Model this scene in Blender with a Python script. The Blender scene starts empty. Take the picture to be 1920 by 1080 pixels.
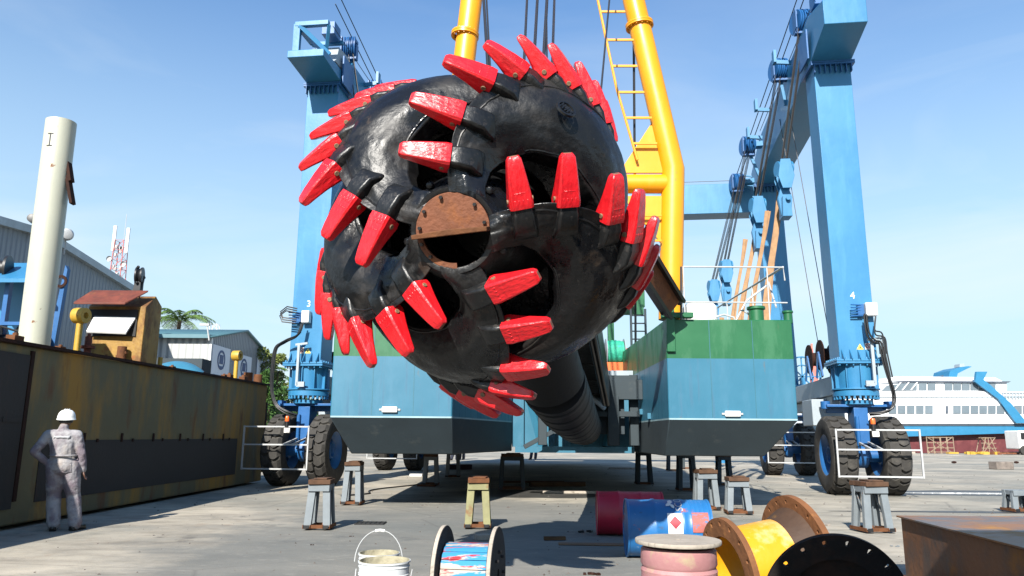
import bpy, math, random
from mathutils import Vector, Matrix, Euler
import mathutils
R_ = math.radians
SC = bpy.context.scene
COL = SC.collection

# ------------------------------------------------------------------ camera, sky, sun, exposure
FPX, PITCH, ROLL, CAMH = 1400.0, R_(11.2), R_(0.4), 1.4
cd = bpy.data.cameras.new('camera'); cam = bpy.data.objects.new('camera', cd); COL.objects.link(cam)
cd.sensor_width = 36.0; cd.lens = 36.0 * FPX / 1920.0; cd.clip_end = 3000; cd.clip_start = 0.05
cam.matrix_world = Matrix.Translation((0, 0, CAMH)) @ Matrix.Rotation(R_(90) + PITCH, 4, 'X') @ Matrix.Rotation(ROLL, 4, 'Z')
SC.camera = cam
SUN_EL, SUN_AZ = R_(34.0), R_(15.0)          # light travels towards +Y, turned SUN_AZ towards +X
sdir = Vector((math.sin(SUN_AZ) * math.cos(SUN_EL), math.cos(SUN_AZ) * math.cos(SUN_EL), -math.sin(SUN_EL)))
sl = bpy.data.lights.new('sun', 'SUN'); sl.energy = 5.0; sl.angle = R_(0.5); sl.color = (1.0, 0.95, 0.87)
so = bpy.data.objects.new('sun', sl); COL.objects.link(so); so.rotation_euler = sdir.to_track_quat('-Z', 'Y').to_euler()
so.location = (-5, -20, 30)
W = bpy.data.worlds.new('World'); SC.world = W; W.use_nodes = True
nt = W.node_tree; nt.nodes.clear()
sky = nt.nodes.new('ShaderNodeTexSky'); sky.sky_type = 'NISHITA'; sky.sun_disc = False
sky.sun_elevation = SUN_EL; sky.sun_rotation = math.pi + SUN_AZ; sky.air_density = 1.15; sky.dust_density = 0.7; sky.ozone_density = 1.6
bg = nt.nodes.new('ShaderNodeBackground'); bg.inputs['Strength'].default_value = 0.062
wo = nt.nodes.new('ShaderNodeOutputWorld')
tc = nt.nodes.new('ShaderNodeTexCoord'); mp = nt.nodes.new('ShaderNodeMapping')
mp.inputs['Scale'].default_value = (1.0, 1.6, 4.2); mp.inputs['Rotation'].default_value = (0.1, 0.35, 0.5)
nz = nt.nodes.new('ShaderNodeTexNoise'); nz.inputs['Scale'].default_value = 2.1; nz.inputs['Detail'].default_value = 7; nz.inputs['Roughness'].default_value = 0.52
nz.inputs['Distortion'].default_value = 0.6
cr = nt.nodes.new('ShaderNodeValToRGB'); cr.color_ramp.elements[0].position = 0.45; cr.color_ramp.elements[1].position = 0.74
sp = nt.nodes.new('ShaderNodeSeparateXYZ'); mr = nt.nodes.new('ShaderNodeMapRange')
mr.inputs[1].default_value = 0.0; mr.inputs[2].default_value = 0.5; mr.inputs[3].default_value = 0.75; mr.inputs[4].default_value = 0.12
mu = nt.nodes.new('ShaderNodeMath'); mu.operation = 'MULTIPLY'
mixc = nt.nodes.new('ShaderNodeMixRGB'); mixc.inputs['Color2'].default_value = (7.0, 7.6, 8.0, 1)
L = nt.links.new
tint = nt.nodes.new('ShaderNodeMixRGB'); tint.blend_type = 'MULTIPLY'; tint.inputs['Fac'].default_value = 1; tint.inputs['Color2'].default_value = (0.78, 1.20, 1.60, 1)
hz = nt.nodes.new('ShaderNodeMixRGB'); hz.inputs['Color2'].default_value = (5.3, 6.9, 7.6, 1); hm = nt.nodes.new('ShaderNodeMapRange'); hm.interpolation_type = 'SMOOTHSTEP'
hm.inputs[1].default_value = -0.02; hm.inputs[2].default_value = 0.66; hm.inputs[3].default_value = 0.95; hm.inputs[4].default_value = 0.0
L(tc.outputs['Generated'], mp.inputs[0]); L(mp.outputs[0], nz.inputs['Vector']); L(nz.outputs['Fac'], cr.inputs[0])
L(tc.outputs['Generated'], sp.inputs[0]); L(sp.outputs['Z'], mr.inputs[0]); L(cr.outputs[0], mu.inputs[0]); L(mr.outputs[0], mu.inputs[1])
L(mu.outputs[0], mixc.inputs['Fac']); L(sky.outputs[0], tint.inputs['Color1']); L(sp.outputs['Z'], hm.inputs[0]); L(hm.outputs[0], hz.inputs['Fac']); L(tint.outputs[0], hz.inputs['Color1']); L(hz.outputs[0], mixc.inputs['Color1']); L(mixc.outputs[0], bg.inputs[0]); L(bg.outputs[0], wo.inputs[0])
SC.view_settings.view_transform = 'Standard'; SC.view_settings.look = 'None'; SC.view_settings.gamma = 1.0
SC.view_settings.exposure = 1.1
SC.render.engine = 'CYCLES'

# ------------------------------------------------------------------ helpers
def along(px, py, Y):
    """world point at depth Y seen in that direction from the photographer"""
    x = (px - 960) / FPX; v = (540 - py) / FPX
    a = x * math.cos(ROLL) - v * math.sin(ROLL); b = v * math.cos(ROLL) + x * math.sin(ROLL)
    d = Vector((a, math.cos(PITCH) - b * math.sin(PITCH), math.sin(PITCH) + b * math.cos(PITCH)))
    return Vector((0, 0, CAMH)) + d * (Y / d.y)
def ground(px, py):
    d = along(px, py, 1.0) - Vector((0, 0, CAMH))
    return Vector((0, 0, CAMH)) + d * (-CAMH / d.z)

WM = {}
class MB:
    def __init__(s): s.v = []; s.f = []; s.mi = []; s.m = 0
    def add(s, vs, fs):
        o = len(s.v); s.v += [Vector(a) for a in vs]
        for f in fs: s.f.append([i + o for i in f]); s.mi.append(s.m)
    def box(s, c, d, rot=None, taper=1.0):
        c = Vector(c); hx, hy, hz = d[0] / 2, d[1] / 2, d[2] / 2; vs = []
        for z in (-1, 1):
            t = taper if z > 0 else 1
            for x, y in ((-1, -1), (1, -1), (1, 1), (-1, 1)):
                p = Vector((x * hx * t, y * hy * t, z * hz))
                if rot is not None: p = rot @ p
                vs.append(c + p)
        s.add(vs, [(3, 2, 1, 0), (4, 5, 6, 7), (0, 1, 5, 4), (1, 2, 6, 5), (2, 3, 7, 6), (3, 0, 4, 7)]); return s
    def bb(s, x0, x1, y0, y1, z0, z1):
        return s.box(((x0 + x1) / 2, (y0 + y1) / 2, (z0 + z1) / 2), (abs(x1 - x0), abs(y1 - y0), abs(z1 - z0)))
    def beam(s, a, b, w, h, up=(0, 0, 1), w2=None, h2=None):
        a = Vector(a); b = Vector(b); d = (b - a).normalized(); up = Vector(up)
        if abs(d.dot(up)) > 0.98: up = Vector((0, 1, 0))
        x = d.cross(up).normalized(); y = x.cross(d); vs = []
        for p, ww, hh in ((a, w, h), (b, w2 or w, h2 or h)):
            for i, j in ((-1, -1), (1, -1), (1, 1), (-1, 1)): vs.append(p + x * (i * ww / 2) + y * (j * hh / 2))
        s.add(vs, [(0, 1, 2, 3), (7, 6, 5, 4), (0, 4, 5, 1), (1, 5, 6, 2), (2, 6, 7, 3), (3, 7, 4, 0)]); return s
    def cyl(s, a, b, r, r2=None, n=16, cap=True):
        a = Vector(a); b = Vector(b); r2 = r if r2 is None else r2
        L_ = (b - a).length
        return s.lathe(a, (b - a), ([(0, 0)] if cap else []) + [(r, 0), (r2, L_)] + ([(0, L_)] if cap else []), n)
    def lathe(s, o, axis, prof, n=24, a0=0.0, a1=2 * math.pi, closed=False):
        o = Vector(o); z = Vector(axis).normalized(); h = Vector((0, 0, 1)) if abs(z.z) < 0.9 else Vector((0, 1, 0))
        x = h.cross(z).normalized(); y = z.cross(x); vs = []; fs = []; rings = []
        full = abs(a1 - a0 - 2 * math.pi) < 1e-6; m = n if full else n + 1
        for r, t in prof:
            if r < 1e-6: rings.append([len(vs)]); vs.append(o + z * t)
            else:
                rings.append(list(range(len(vs), len(vs) + m)))
                for i in range(m):
                    a = a0 + (a1 - a0) * i / n; vs.append(o + z * t + (x * math.cos(a) + y * math.sin(a)) * r)
        pr = list(zip(rings, rings[1:] + ([rings[0]] if closed else [])))
        if not closed: pr = pr[:len(rings) - 1]
        for p, q in pr:
            for i in range(n):
                j = (i + 1) % m
                if len(p) == 1 and len(q) == 1: continue
                if len(p) == 1: fs.append((p[0], q[j], q[i]))
                elif len(q) == 1: fs.append((p[i], p[j], q[0]))
                else: fs.append((p[i], p[j], q[j], q[i]))
        s.add(vs, fs); return s
    def tube(s, pts, r, n=8, r2=None):
        pts = [Vector(p) for p in pts]; k = len(pts); vs = []; fs = []
        t0 = (pts[1] - pts[0]).normalized(); h = Vector((0, 0, 1)) if abs(t0.z) < 0.9 else Vector((0, 1, 0))
        x = h.cross(t0).normalized()
        for i, p in enumerate(pts):
            t = (pts[min(i + 1, k - 1)] - pts[max(i - 1, 0)]).normalized()
            x = (x - t * x.dot(t)).normalized(); y = t.cross(x)
            rr = r if r2 is None else r + (r2 - r) * i / (k - 1)
            for j in range(n):
                a = 2 * math.pi * j / n; vs.append(p + (x * math.cos(a) + y * math.sin(a)) * rr)
        for i in range(k - 1):
            for j in range(n):
                q = (j + 1) % n; fs.append((i * n + j, i * n + q, (i + 1) * n + q, (i + 1) * n + j))
        fs.append(tuple(range(n))[::-1]); fs.append(tuple(range((k - 1) * n, k * n)))
        s.add(vs, fs); return s
    def prism(s, poly, fn, d0, d1):
        n = len(poly); vs = [fn(p[0], p[1], d0) for p in poly] + [fn(p[0], p[1], d1) for p in poly]
        fs = [tuple(range(n))[::-1], tuple(range(n, 2 * n))] + [(i, (i + 1) % n, (i + 1) % n + n, i + n) for i in range(n)]
        s.add(vs, fs); return s
    def ball(s, c, r, n=12, sc=(1, 1, 1)):
        c = Vector(c); vs = []; fs = []; m = n // 2
        for i in range(m + 1):
            th = math.pi * i / m
            for j in range(n):
                a = 2 * math.pi * j / n
                vs.append(c + Vector((math.sin(th) * math.cos(a) * sc[0], math.sin(th) * math.sin(a) * sc[1], math.cos(th) * sc[2])) * r)
        for i in range(m):
            for j in range(n):
                q = (j + 1) % n; fs.append((i * n + j, (i + 1) * n + j, (i + 1) * n + q, i * n + q))
        s.add(vs, fs); return s
    def build(s, name, mats, parent=None, smooth=35, bevel=0.0, world=True, fixn=True):
        me = bpy.data.meshes.new(name)
        M = WM.get(parent) if parent is not None else None
        inv = M.inverted() if (M is not None and world) else None
        me.from_pydata([tuple(inv @ v) if inv else tuple(v) for v in s.v], [], s.f)
        if not isinstance(mats, (list, tuple)): mats = [mats]
        for m in mats: me.materials.append(m)
        me.polygons.foreach_set('material_index', s.mi)
        me.validate()
        if fixn:
            import bmesh
            bm = bmesh.new(); bm.from_mesh(me); bmesh.ops.remove_doubles(bm, verts=bm.verts, dist=1e-5)
            bmesh.ops.recalc_face_normals(bm, faces=bm.faces); bm.to_mesh(me); bm.free()
        me.polygons.foreach_set('use_smooth', [True] * len(me.polygons)); me.set_sharp_from_angle(angle=R_(smooth))
        o = bpy.data.objects.new(name, me); COL.objects.link(o)
        if parent is not None: o.parent = parent
        WM[o] = M if M is not None else Matrix.Identity(4)
        if bevel:
            b = o.modifiers.new('bevel', 'BEVEL'); b.width = bevel; b.segments = 2; b.limit_method = 'ANGLE'; b.angle_limit = R_(40); b.harden_normals = False
        return o
def tag(o, label=None, cat=None, group=None, kind=None):
    if label: o['label'] = label
    if cat: o['category'] = cat
    if group: o['group'] = group
    if kind: o['kind'] = kind
    return o
def thing(name, label, cat, loc=(0, 0, 0), rz=0.0, group=None, M=None):
    o = bpy.data.objects.new(name, None); COL.objects.link(o); o.empty_display_size = 0.2
    WM[o] = M if M is not None else Matrix.Translation(loc) @ Matrix.Rotation(rz, 4, 'Z')
    o.matrix_world = WM[o]
    return tag(o, label, cat, group)
KIDS = {}
def copy_tree(o, parent=None):
    c = o.copy(); COL.objects.link(c); c.parent = parent
    for ch in [k for k in bpy.data.objects if k.parent == o]: copy_tree(ch, c)
    return c
def text_into(mb, txt, size, fn, depth=0.004):
    cu = bpy.data.curves.new('lettering', 'FONT'); cu.body = txt; cu.size = size; cu.align_x = 'CENTER'; cu.align_y = 'CENTER'; cu.extrude = depth
    t = bpy.data.objects.new('lettering', cu); COL.objects.link(t)
    me = bpy.data.meshes.new_from_object(t.evaluated_get(bpy.context.evaluated_depsgraph_get()))
    mb.add([fn(v.co.x, v.co.y, v.co.z) for v in me.vertices], [tuple(p.vertices) for p in me.polygons])
    bpy.data.objects.remove(t); bpy.data.curves.remove(cu); bpy.data.meshes.remove(me)

# ------------------------------------------------------------------ materials
MATS = {}; ALB = 0.74      # overall paint tone, set together with the exposure
def mat(name, col, rough=0.5, metal=0.0, var=0.18, sc=2.0, patches=(), bump=0.0, bsc=20.0, streak=None, spec=0.5, rv=0.12, coat=0.0, stretch=(1, 1, 1)):
    """patches: (colour, scale, threshold, softness, strength, (stretch), roughness)"""
    if name in MATS: return MATS[name]
    def dim(c_):
        k = ALB if max(c_) < .6 else (1 + ALB) / 2
        return tuple(x * k for x in c_)
    col = dim(col); patches = [(dim(p[0]),) + tuple(p[1:]) for p in patches]
    m = bpy.data.materials.new(name); m.use_nodes = True; t = m.node_tree; N = t.nodes; K = t.links.new
    bs = N['Principled BSDF']; co = N.new('ShaderNodeTexCoord')
    ms = N.new('ShaderNodeMapping'); ms.inputs['Scale'].default_value = stretch; K(co.outputs['Object'], ms.inputs[0])
    n1 = N.new('ShaderNodeTexNoise'); n1.inputs['Scale'].default_value = sc; n1.inputs['Detail'].default_value = 8; n1.inputs['Roughness'].default_value = 0.62
    K(ms.outputs[0], n1.inputs['Vector'])
    r1 = N.new('ShaderNodeValToRGB'); e = r1.color_ramp.elements; e[0].position = 0.3; e[1].position = 0.72
    lo = [c * (1 - var) for c in col]; hi = [min(1, c * (1 + var)) for c in col]
    e[0].color = (*lo, 1); e[1].color = (*hi, 1); K(n1.outputs['Fac'], r1.inputs[0]); cur = r1.outputs[0]
    rg = N.new('ShaderNodeMapRange'); rg.inputs[3].default_value = max(0.02, rough - rv); rg.inputs[4].default_value = min(1, rough + rv)
    K(n1.outputs['Fac'], rg.inputs[0]); curR = rg.outputs[0]
    for pc in patches:
        c2, s2, th, soft, amt = pc[:5]; st = pc[5] if len(pc) > 5 else (1, 1, 1); pr = pc[6] if len(pc) > 6 else 0.8
        mm = N.new('ShaderNodeMapping'); mm.inputs['Scale'].default_value = st; mm.inputs['Location'].default_value = (s2 * 1.7, th * 9, amt * 3); K(co.outputs['Object'], mm.inputs[0])
        nn = N.new('ShaderNodeTexNoise'); nn.inputs['Scale'].default_value = s2; nn.inputs['Detail'].default_value = 9; nn.inputs['Roughness'].default_value = 0.65
        K(mm.outputs[0], nn.inputs['Vector'])
        mr_ = N.new('ShaderNodeMapRange'); mr_.inputs[1].default_value = th; mr_.inputs[2].default_value = th + soft; mr_.inputs[4].default_value = amt; K(nn.outputs['Fac'], mr_.inputs[0])
        mx = N.new('ShaderNodeMixRGB'); mx.inputs['Color2'].default_value = (*c2, 1); K(mr_.outputs[0], mx.inputs['Fac']); K(cur, mx.inputs['Color1']); cur = mx.outputs[0]
        mf = N.new('ShaderNodeMixRGB'); mf.inputs['Color2'].default_value = (pr, pr, pr, 1); K(mr_.outputs[0], mf.inputs['Fac']); K(curR, mf.inputs['Color1']); curR = mf.outputs[0]
    K(cur, bs.inputs['Base Color']); K(curR, bs.inputs['Roughness']); bs.inputs['Metallic'].default_value = metal
    bs.inputs['Specular IOR Level'].default_value = spec
    if coat: bs.inputs['Coat Weight'].default_value = coat; bs.inputs['Coat Roughness'].default_value = 0.12
    if bump:
        nb = N.new('ShaderNodeTexNoise'); nb.inputs['Scale'].default_value = bsc; nb.inputs['Detail'].default_value = 6; K(ms.outputs[0], nb.inputs['Vector'])
        bp = N.new('ShaderNodeBump'); bp.inputs['Strength'].default_value = bump; bp.inputs['Distance'].default_value = 0.03; K(nb.outputs['Fac'], bp.inputs['Height']); K(bp.outputs[0], bs.inputs['Normal'])
    MATS[name] = m; return m
RUST = (0.16, 0.055, 0.02); RUSTD = (0.05, 0.022, 0.012); RUSTO = (0.22, 0.10, 0.04)
m_blue = mat('crane_blue_paint', (0.036, 0.205, 0.40), 0.38, var=0.10, sc=0.8, patches=[((0.06, 0.27, 0.48), 1.2, 0.5, 0.2, 0.5, (3, 3, 0.4), 0.5), ((0.03, 0.08, 0.12), 9, 0.68, 0.06, 0.5)], bump=0.08, bsc=5)
m_dblue = mat('crane_deep_blue', (0.02, 0.12, 0.33), 0.4, var=0.15, sc=2, bump=0.05)
m_cgrey = mat('crane_grey_paint', (0.36, 0.42, 0.46), 0.5, var=0.1, patches=[((0.16, 0.12, 0.09), 3, 0.62, 0.1, 0.5)])
m_hblue = mat('hull_blue_paint', (0.034, 0.165, 0.255), 0.42, var=0.06, sc=1.2, patches=[((0.055, 0.20, 0.31), 1.5, 0.5, 0.25, 0.5, (1.5, 1.5, .5)), ((0.03, 0.11, 0.19), 3.5, 0.56, 0.1, 0.5, (2.5, 2.5, .15)), ((0.12, 0.09, 0.06), 6, 0.66, 0.06, 0.5, (1, 1, .3))], bump=0.1, bsc=2.5)
m_hgreen = mat('hull_green_paint', (0.012, 0.125, 0.045), 0.42, var=0.12, sc=1.2, patches=[((0.03, 0.17, 0.075), 2.2, 0.52, 0.1, 0.5, (1.2, 1.2, .35)), ((0.08, 0.09, 0.04), 7, 0.64, 0.08, 0.5, (1, 1, .3))], bump=0.1, bsc=3)
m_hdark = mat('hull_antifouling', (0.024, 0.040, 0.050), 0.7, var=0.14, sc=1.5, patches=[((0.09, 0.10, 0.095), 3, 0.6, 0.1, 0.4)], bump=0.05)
m_hwhite = mat('hull_line_white', (0.30, 0.45, 0.5), 0.5)
m_yel = mat('gantry_yellow', (0.74, 0.30, 0.003), 0.38, var=0.06, sc=1.0, patches=[((0.42, 0.16, 0.02), 4, 0.66, 0.06, 0.6), ((0.62, 0.33, 0.03), 1.5, 0.58, 0.2, 0.4, (2, 2, .5))], bump=0.06, bsc=6)
m_black = mat('cutter_black_paint', (0.008, 0.0083, 0.009), 0.40, var=0.35, sc=2.2, spec=0.38, patches=[((0.030, 0.026, 0.023), 2.2, 0.50, 0.14, 0.75, (1, 1, 1), 0.6), ((0.055, 0.035, 0.022), 5, 0.62, 0.06, 0.6, (1, 1, 1), 0.7), ((0.009, 0.009, 0.010), 1.9, 0.47, 0.08, 0.85, (1, 1, 1), 0.13), ((0.09, 0.08, 0.07), 38, 0.66, 0.03, 0.5, (1, 1, 1), 0.4), ((0.04, 0.037, 0.036), 14, 0.62, 0.05, 0.5, (1, 1, 1), 0.5)], bump=0.26, bsc=17, rv=0.2)
m_adapt = mat('adapter_black_paint', (0.010, 0.0105, 0.011), 0.36, spec=0.4, var=0.35, sc=9, patches=[((0.05, 0.042, 0.037), 8, 0.56, 0.06, 0.5)], bump=0.22, bsc=14, rv=0.2)
m_red = mat('tooth_red_paint', (0.62, 0.010, 0.016), 0.32, var=0.16, sc=8, patches=[((0.36, 0.006, 0.01), 12, 0.55, 0.15, 0.6, (.3, 1, 1), .5), ((0.09, 0.05, 0.045), 26, 0.66, 0.03, 0.75, (.5, 1, 1)), ((0.65, 0.33, 0.3), 45, 0.74, 0.03, 0.5, (2, 1, 1))], bump=0.32, bsc=26, rv=0.16, coat=0.2, stretch=(.5, 1, 1))
m_tip = mat('tooth_worn_tip', (0.2, 0.085, 0.05), 0.6, var=0.3, sc=25)
m_pin = mat('tooth_pin_rust', (0.22, 0.13, 0.07), 0.6, var=0.3, sc=40)
m_rust = mat('rust_plate', (0.2, 0.075, 0.038), 0.75, var=0.25, sc=5, patches=[((0.32, 0.11, 0.03), 3, 0.55, 0.12, 0.7), ((0.06, 0.025, 0.015), 8, 0.6, 0.1, 0.7)], bump=0.35, bsc=30, spec=0.3)
m_rusto = mat('rust_orange', (0.15, 0.06, 0.025), 0.85, var=0.3, sc=8, patches=[((0.08, 0.03, 0.015), 9, 0.58, 0.12, 0.7)], bump=0.3, bsc=30, spec=0.25)
m_rustd = mat('rust_dark', (0.035, 0.014, 0.009), 0.85, var=0.4, sc=4, patches=[((0.12, 0.045, 0.015), 3, 0.62, 0.16, 0.5)], bump=0.3, bsc=25, spec=0.2)
m_tyre = mat('tyre_rubber', (0.05, 0.047, 0.043), 0.85, var=0.25, sc=6, patches=[((0.13, 0.12, 0.10), 4, 0.52, 0.2, 0.55)], bump=0.2, bsc=40, spec=0.3)
m_white = mat('white_paint', (0.74, 0.74, 0.72), 0.45, var=0.06, patches=[((0.35, 0.25, 0.15), 14, 0.7, 0.05, 0.4)])
m_steelw = mat('rail_white', (0.48, 0.49, 0.49), 0.45, var=0.1, sc=8, patches=[((0.25, 0.13, 0.07), 14, 0.64, 0.06, 0.5)])
m_hose = mat('black_hose', (0.012, 0.012, 0.013), 0.45, var=0.2)
m_wire = mat('steel_wire', (0.06, 0.055, 0.05), 0.5, metal=0.3, var=0.3, sc=60)
m_wired = mat('greased_wire', (0.016, 0.018, 0.024), 0.5, var=0.3, sc=60)
m_sling = mat('orange_webbing', (0.40, 0.23, 0.115), 0.85, var=0.25, sc=5, patches=[((0.28, 0.16, 0.09), 5, 0.55, 0.12, 0.6, (1, 1, .3))])
m_stand = mat('stand_grey_paint', (0.19, 0.22, 0.24), 0.65, var=0.12, sc=4, patches=[(RUSTO, 5, 0.64, 0.06, 0.8), ((0.3, 0.33, 0.34), 3, 0.56, 0.15, 0.4)], bump=0.1)
m_standy = mat('stand_primer_yellow', (0.26, 0.25, 0.12), 0.7, var=0.2, sc=4, patches=[(RUSTO, 4, 0.56, 0.1, 0.8)], bump=0.15)
m_wood = mat('old_timber', (0.13, 0.07, 0.035), 0.85, var=0.4, sc=3, patches=[((0.05, 0.03, 0.02), 6, 0.55, 0.1, 0.7, (1, 6, 6)), ((0.25, 0.08, 0.03), 4, 0.6, 0.1, 0.5)], bump=0.4, bsc=12, stretch=(1, 5, 5), spec=0.2)
m_woodw = mat('weathered_spool_wood', (0.42, 0.37, 0.31), 0.85, var=0.22, sc=3, patches=[((0.16, 0.13, 0.1), 7, 0.55, 0.12, 0.7, (1, 6, 1)), ((0.55, 0.24, 0.05), 3, 0.68, 0.05, 0.8)], bump=0.3, bsc=14, spec=0.25)

def ground_material():
    m = bpy.data.materials.new('yard_concrete'); m.use_nodes = True; t = m.node_tree; N = t.nodes; K = t.links.new; bs = N['Principled BSDF']
    co = N.new('ShaderNodeTexCoord')
    def noise(scale, st=(1, 1, 1), det=8, ro=0.6, loc=(0, 0, 0)):
        mm = N.new('ShaderNodeMapping'); mm.inputs['Scale'].default_value = st; mm.inputs['Location'].default_value = loc; K(co.outputs['Object'], mm.inputs[0])
        n = N.new('ShaderNodeTexNoise'); n.inputs['Scale'].default_value = scale; n.inputs['Detail'].default_value = det; n.inputs['Roughness'].default_value = ro
        K(mm.outputs[0], n.inputs['Vector']); return n.outputs['Fac']
    def ramp(f, a, b):
        r = N.new('ShaderNodeMapRange'); r.inputs[1].default_value = a; r.inputs[2].default_value = b; K(f, r.inputs[0]); return r.outputs[0]
    def mix(fac, c1, c2, k=1.0):
        mx = N.new('ShaderNodeMixRGB')
        if k != 1.0:
            q = N.new('ShaderNodeMath'); q.operation = 'MULTIPLY'; q.inputs[1].default_value = k; K(fac, q.inputs[0]); fac = q.outputs[0]
        K(fac, mx.inputs['Fac'])
        for i, c in ((1, c1), (2, c2)):
            if isinstance(c, tuple): mx.inputs[i].default_value = (*c, 1)
            else: K(c, mx.inputs[i])
        return mx.outputs[0]
    c = mix(ramp(noise(0.35, (1, 1.3, 1)), 0.38, 0.62), (0.255, 0.232, 0.19), (0.42, 0.375, 0.30))
    c = mix(ramp(noise(0.22, (1, 1, 1), loc=(3, 1, 0)), 0.5, 0.64), c, (0.16, 0.175, 0.165), 0.65)
    c = mix(ramp(noise(1.3, (0.8, 1.7, 1)), 0.46, 0.70), c, (0.11, 0.098, 0.08), 0.6)
    c = mix(ramp(noise(0.16, (.7, 1, 1), 5, .5, (2, 6, 0)), 0.46, 0.60), c, (0.165, 0.165, 0.145), 0.55)
    c = mix(ramp(noise(5, (0.8, 1.6, 1), 10, 0.78), 0.52, 0.68), c, (0.37, 0.345, 0.30), 0.55)
    c = mix(ramp(noise(1.1, (1.5, 1, 1), loc=(7, 2, 0)), 0.62, 0.76), c, (0.20, 0.12, 0.07), 0.5)
    c = mix(ramp(noise(28, (1, 1, 1), 6, 0.7), 0.57, 0.72), c, (0.09, 0.085, 0.08), 0.45)
    c = mix(ramp(noise(0.8, (1, 1, 1), 9, 0.7, (11, 5, 0)), 0.60, 0.66), c, (0.06, 0.056, 0.052), 0.65)
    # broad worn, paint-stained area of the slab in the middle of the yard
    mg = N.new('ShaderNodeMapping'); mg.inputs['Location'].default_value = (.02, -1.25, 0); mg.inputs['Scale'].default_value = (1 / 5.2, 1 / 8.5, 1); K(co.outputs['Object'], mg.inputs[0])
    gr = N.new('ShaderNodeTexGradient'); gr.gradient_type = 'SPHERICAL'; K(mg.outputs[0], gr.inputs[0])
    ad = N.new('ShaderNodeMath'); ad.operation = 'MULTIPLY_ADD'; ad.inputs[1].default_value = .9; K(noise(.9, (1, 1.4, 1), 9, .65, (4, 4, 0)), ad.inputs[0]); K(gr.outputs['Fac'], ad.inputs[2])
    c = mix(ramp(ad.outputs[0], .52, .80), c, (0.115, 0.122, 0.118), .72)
    c = mix(ramp(noise(3.5, (1, 1.5, 1), 10, .75, (9, 3, 0)), .56, .66), c, (0.34, 0.32, 0.28), .35)
    # cracks
    vm = N.new('ShaderNodeMapping'); vm.inputs['Scale'].default_value = (0.22, 0.3, 1); K(co.outputs['Object'], vm.inputs[0])
    v = N.new('ShaderNodeTexVoronoi'); v.feature = 'DISTANCE_TO_EDGE'; v.inputs['Scale'].default_value = 1.0; K(vm.outputs[0], v.inputs['Vector'])
    ck = N.new('ShaderNodeMapRange'); ck.inputs[1].default_value = 0.0; ck.inputs[2].default_value = 0.006; ck.inputs[3].default_value = 1; ck.inputs[4].default_value = 0; K(v.outputs['Distance'], ck.inputs[0])
    c = mix(ck.outputs[0], c, (0.08, 0.075, 0.07), 0.35)
    K(c, bs.inputs['Base Color']); bs.inputs['Roughness'].default_value = 0.88; bs.inputs['Specular IOR Level'].default_value = 0.3
    b = N.new('ShaderNodeBump'); b.inputs['Strength'].default_value = 0.5; b.inputs['Distance'].default_value = 0.02
    K(noise(9, (1, 1.5, 1), 10, 0.7), b.inputs['Height']); K(b.outputs[0], bs.inputs['Normal'])
    return m
g = MB(); g.add([(-900, -200, 0), (900, -200, 0), (900, 1500, 0), (-900, 1500, 0)], [(0, 1, 2, 3)])
tag(g.build('ground', ground_material(), fixn=False), kind='structure')
def sheet(name, cx, cy, rx, ry, z, m, seed=0, n=40, rough=0.18):
    rnd = random.Random(seed); ph = [rnd.uniform(0, 6.28) for _ in range(5)]; b = MB(); vs = [(cx, cy, z)]
    for i in range(n):
        a = 2 * math.pi * i / n; k = 1 + sum(rough / (j + 1) * math.sin((j + 2) * a + ph[j]) for j in range(5))
        vs.append((cx + rx * k * math.cos(a), cy + ry * k * math.sin(a), z))
    b.add(vs, [(0, i + 1, (i + 1) % n + 1) for i in range(n)])
    return tag(b.build(name, m, fixn=False), kind='structure')
m_wet_shade = mat('wet_shade_concrete', (0.07, 0.068, 0.062), 0.5, var=0.25, sc=1.5)
m_pud = mat('puddle_water', (0.05, 0.05, 0.05), 0.04, var=0.1, rv=0.02, spec=0.6)
gp = ground(1840, 926); sheet('stain_shade', gp.x + .3, gp.y + .2, 3.6, 1.1, 0.004, m_wet_shade, 3)
sheet('puddle', gp.x, gp.y, 2.2, 0.28, 0.008, m_pud, 5)
gp = ground(1780, 960); sheet('stain_shade', gp.x + 1, gp.y, 2.6, 0.22, 0.004, m_wet_shade, 8)
gp = ground(985, 925); sheet('stain_shade', gp.x, gp.y, 1.6, 1.5, 0.004, m_wet_shade, 9)  # dark sheet under the hull, its colour also stands for the shadow there

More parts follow.
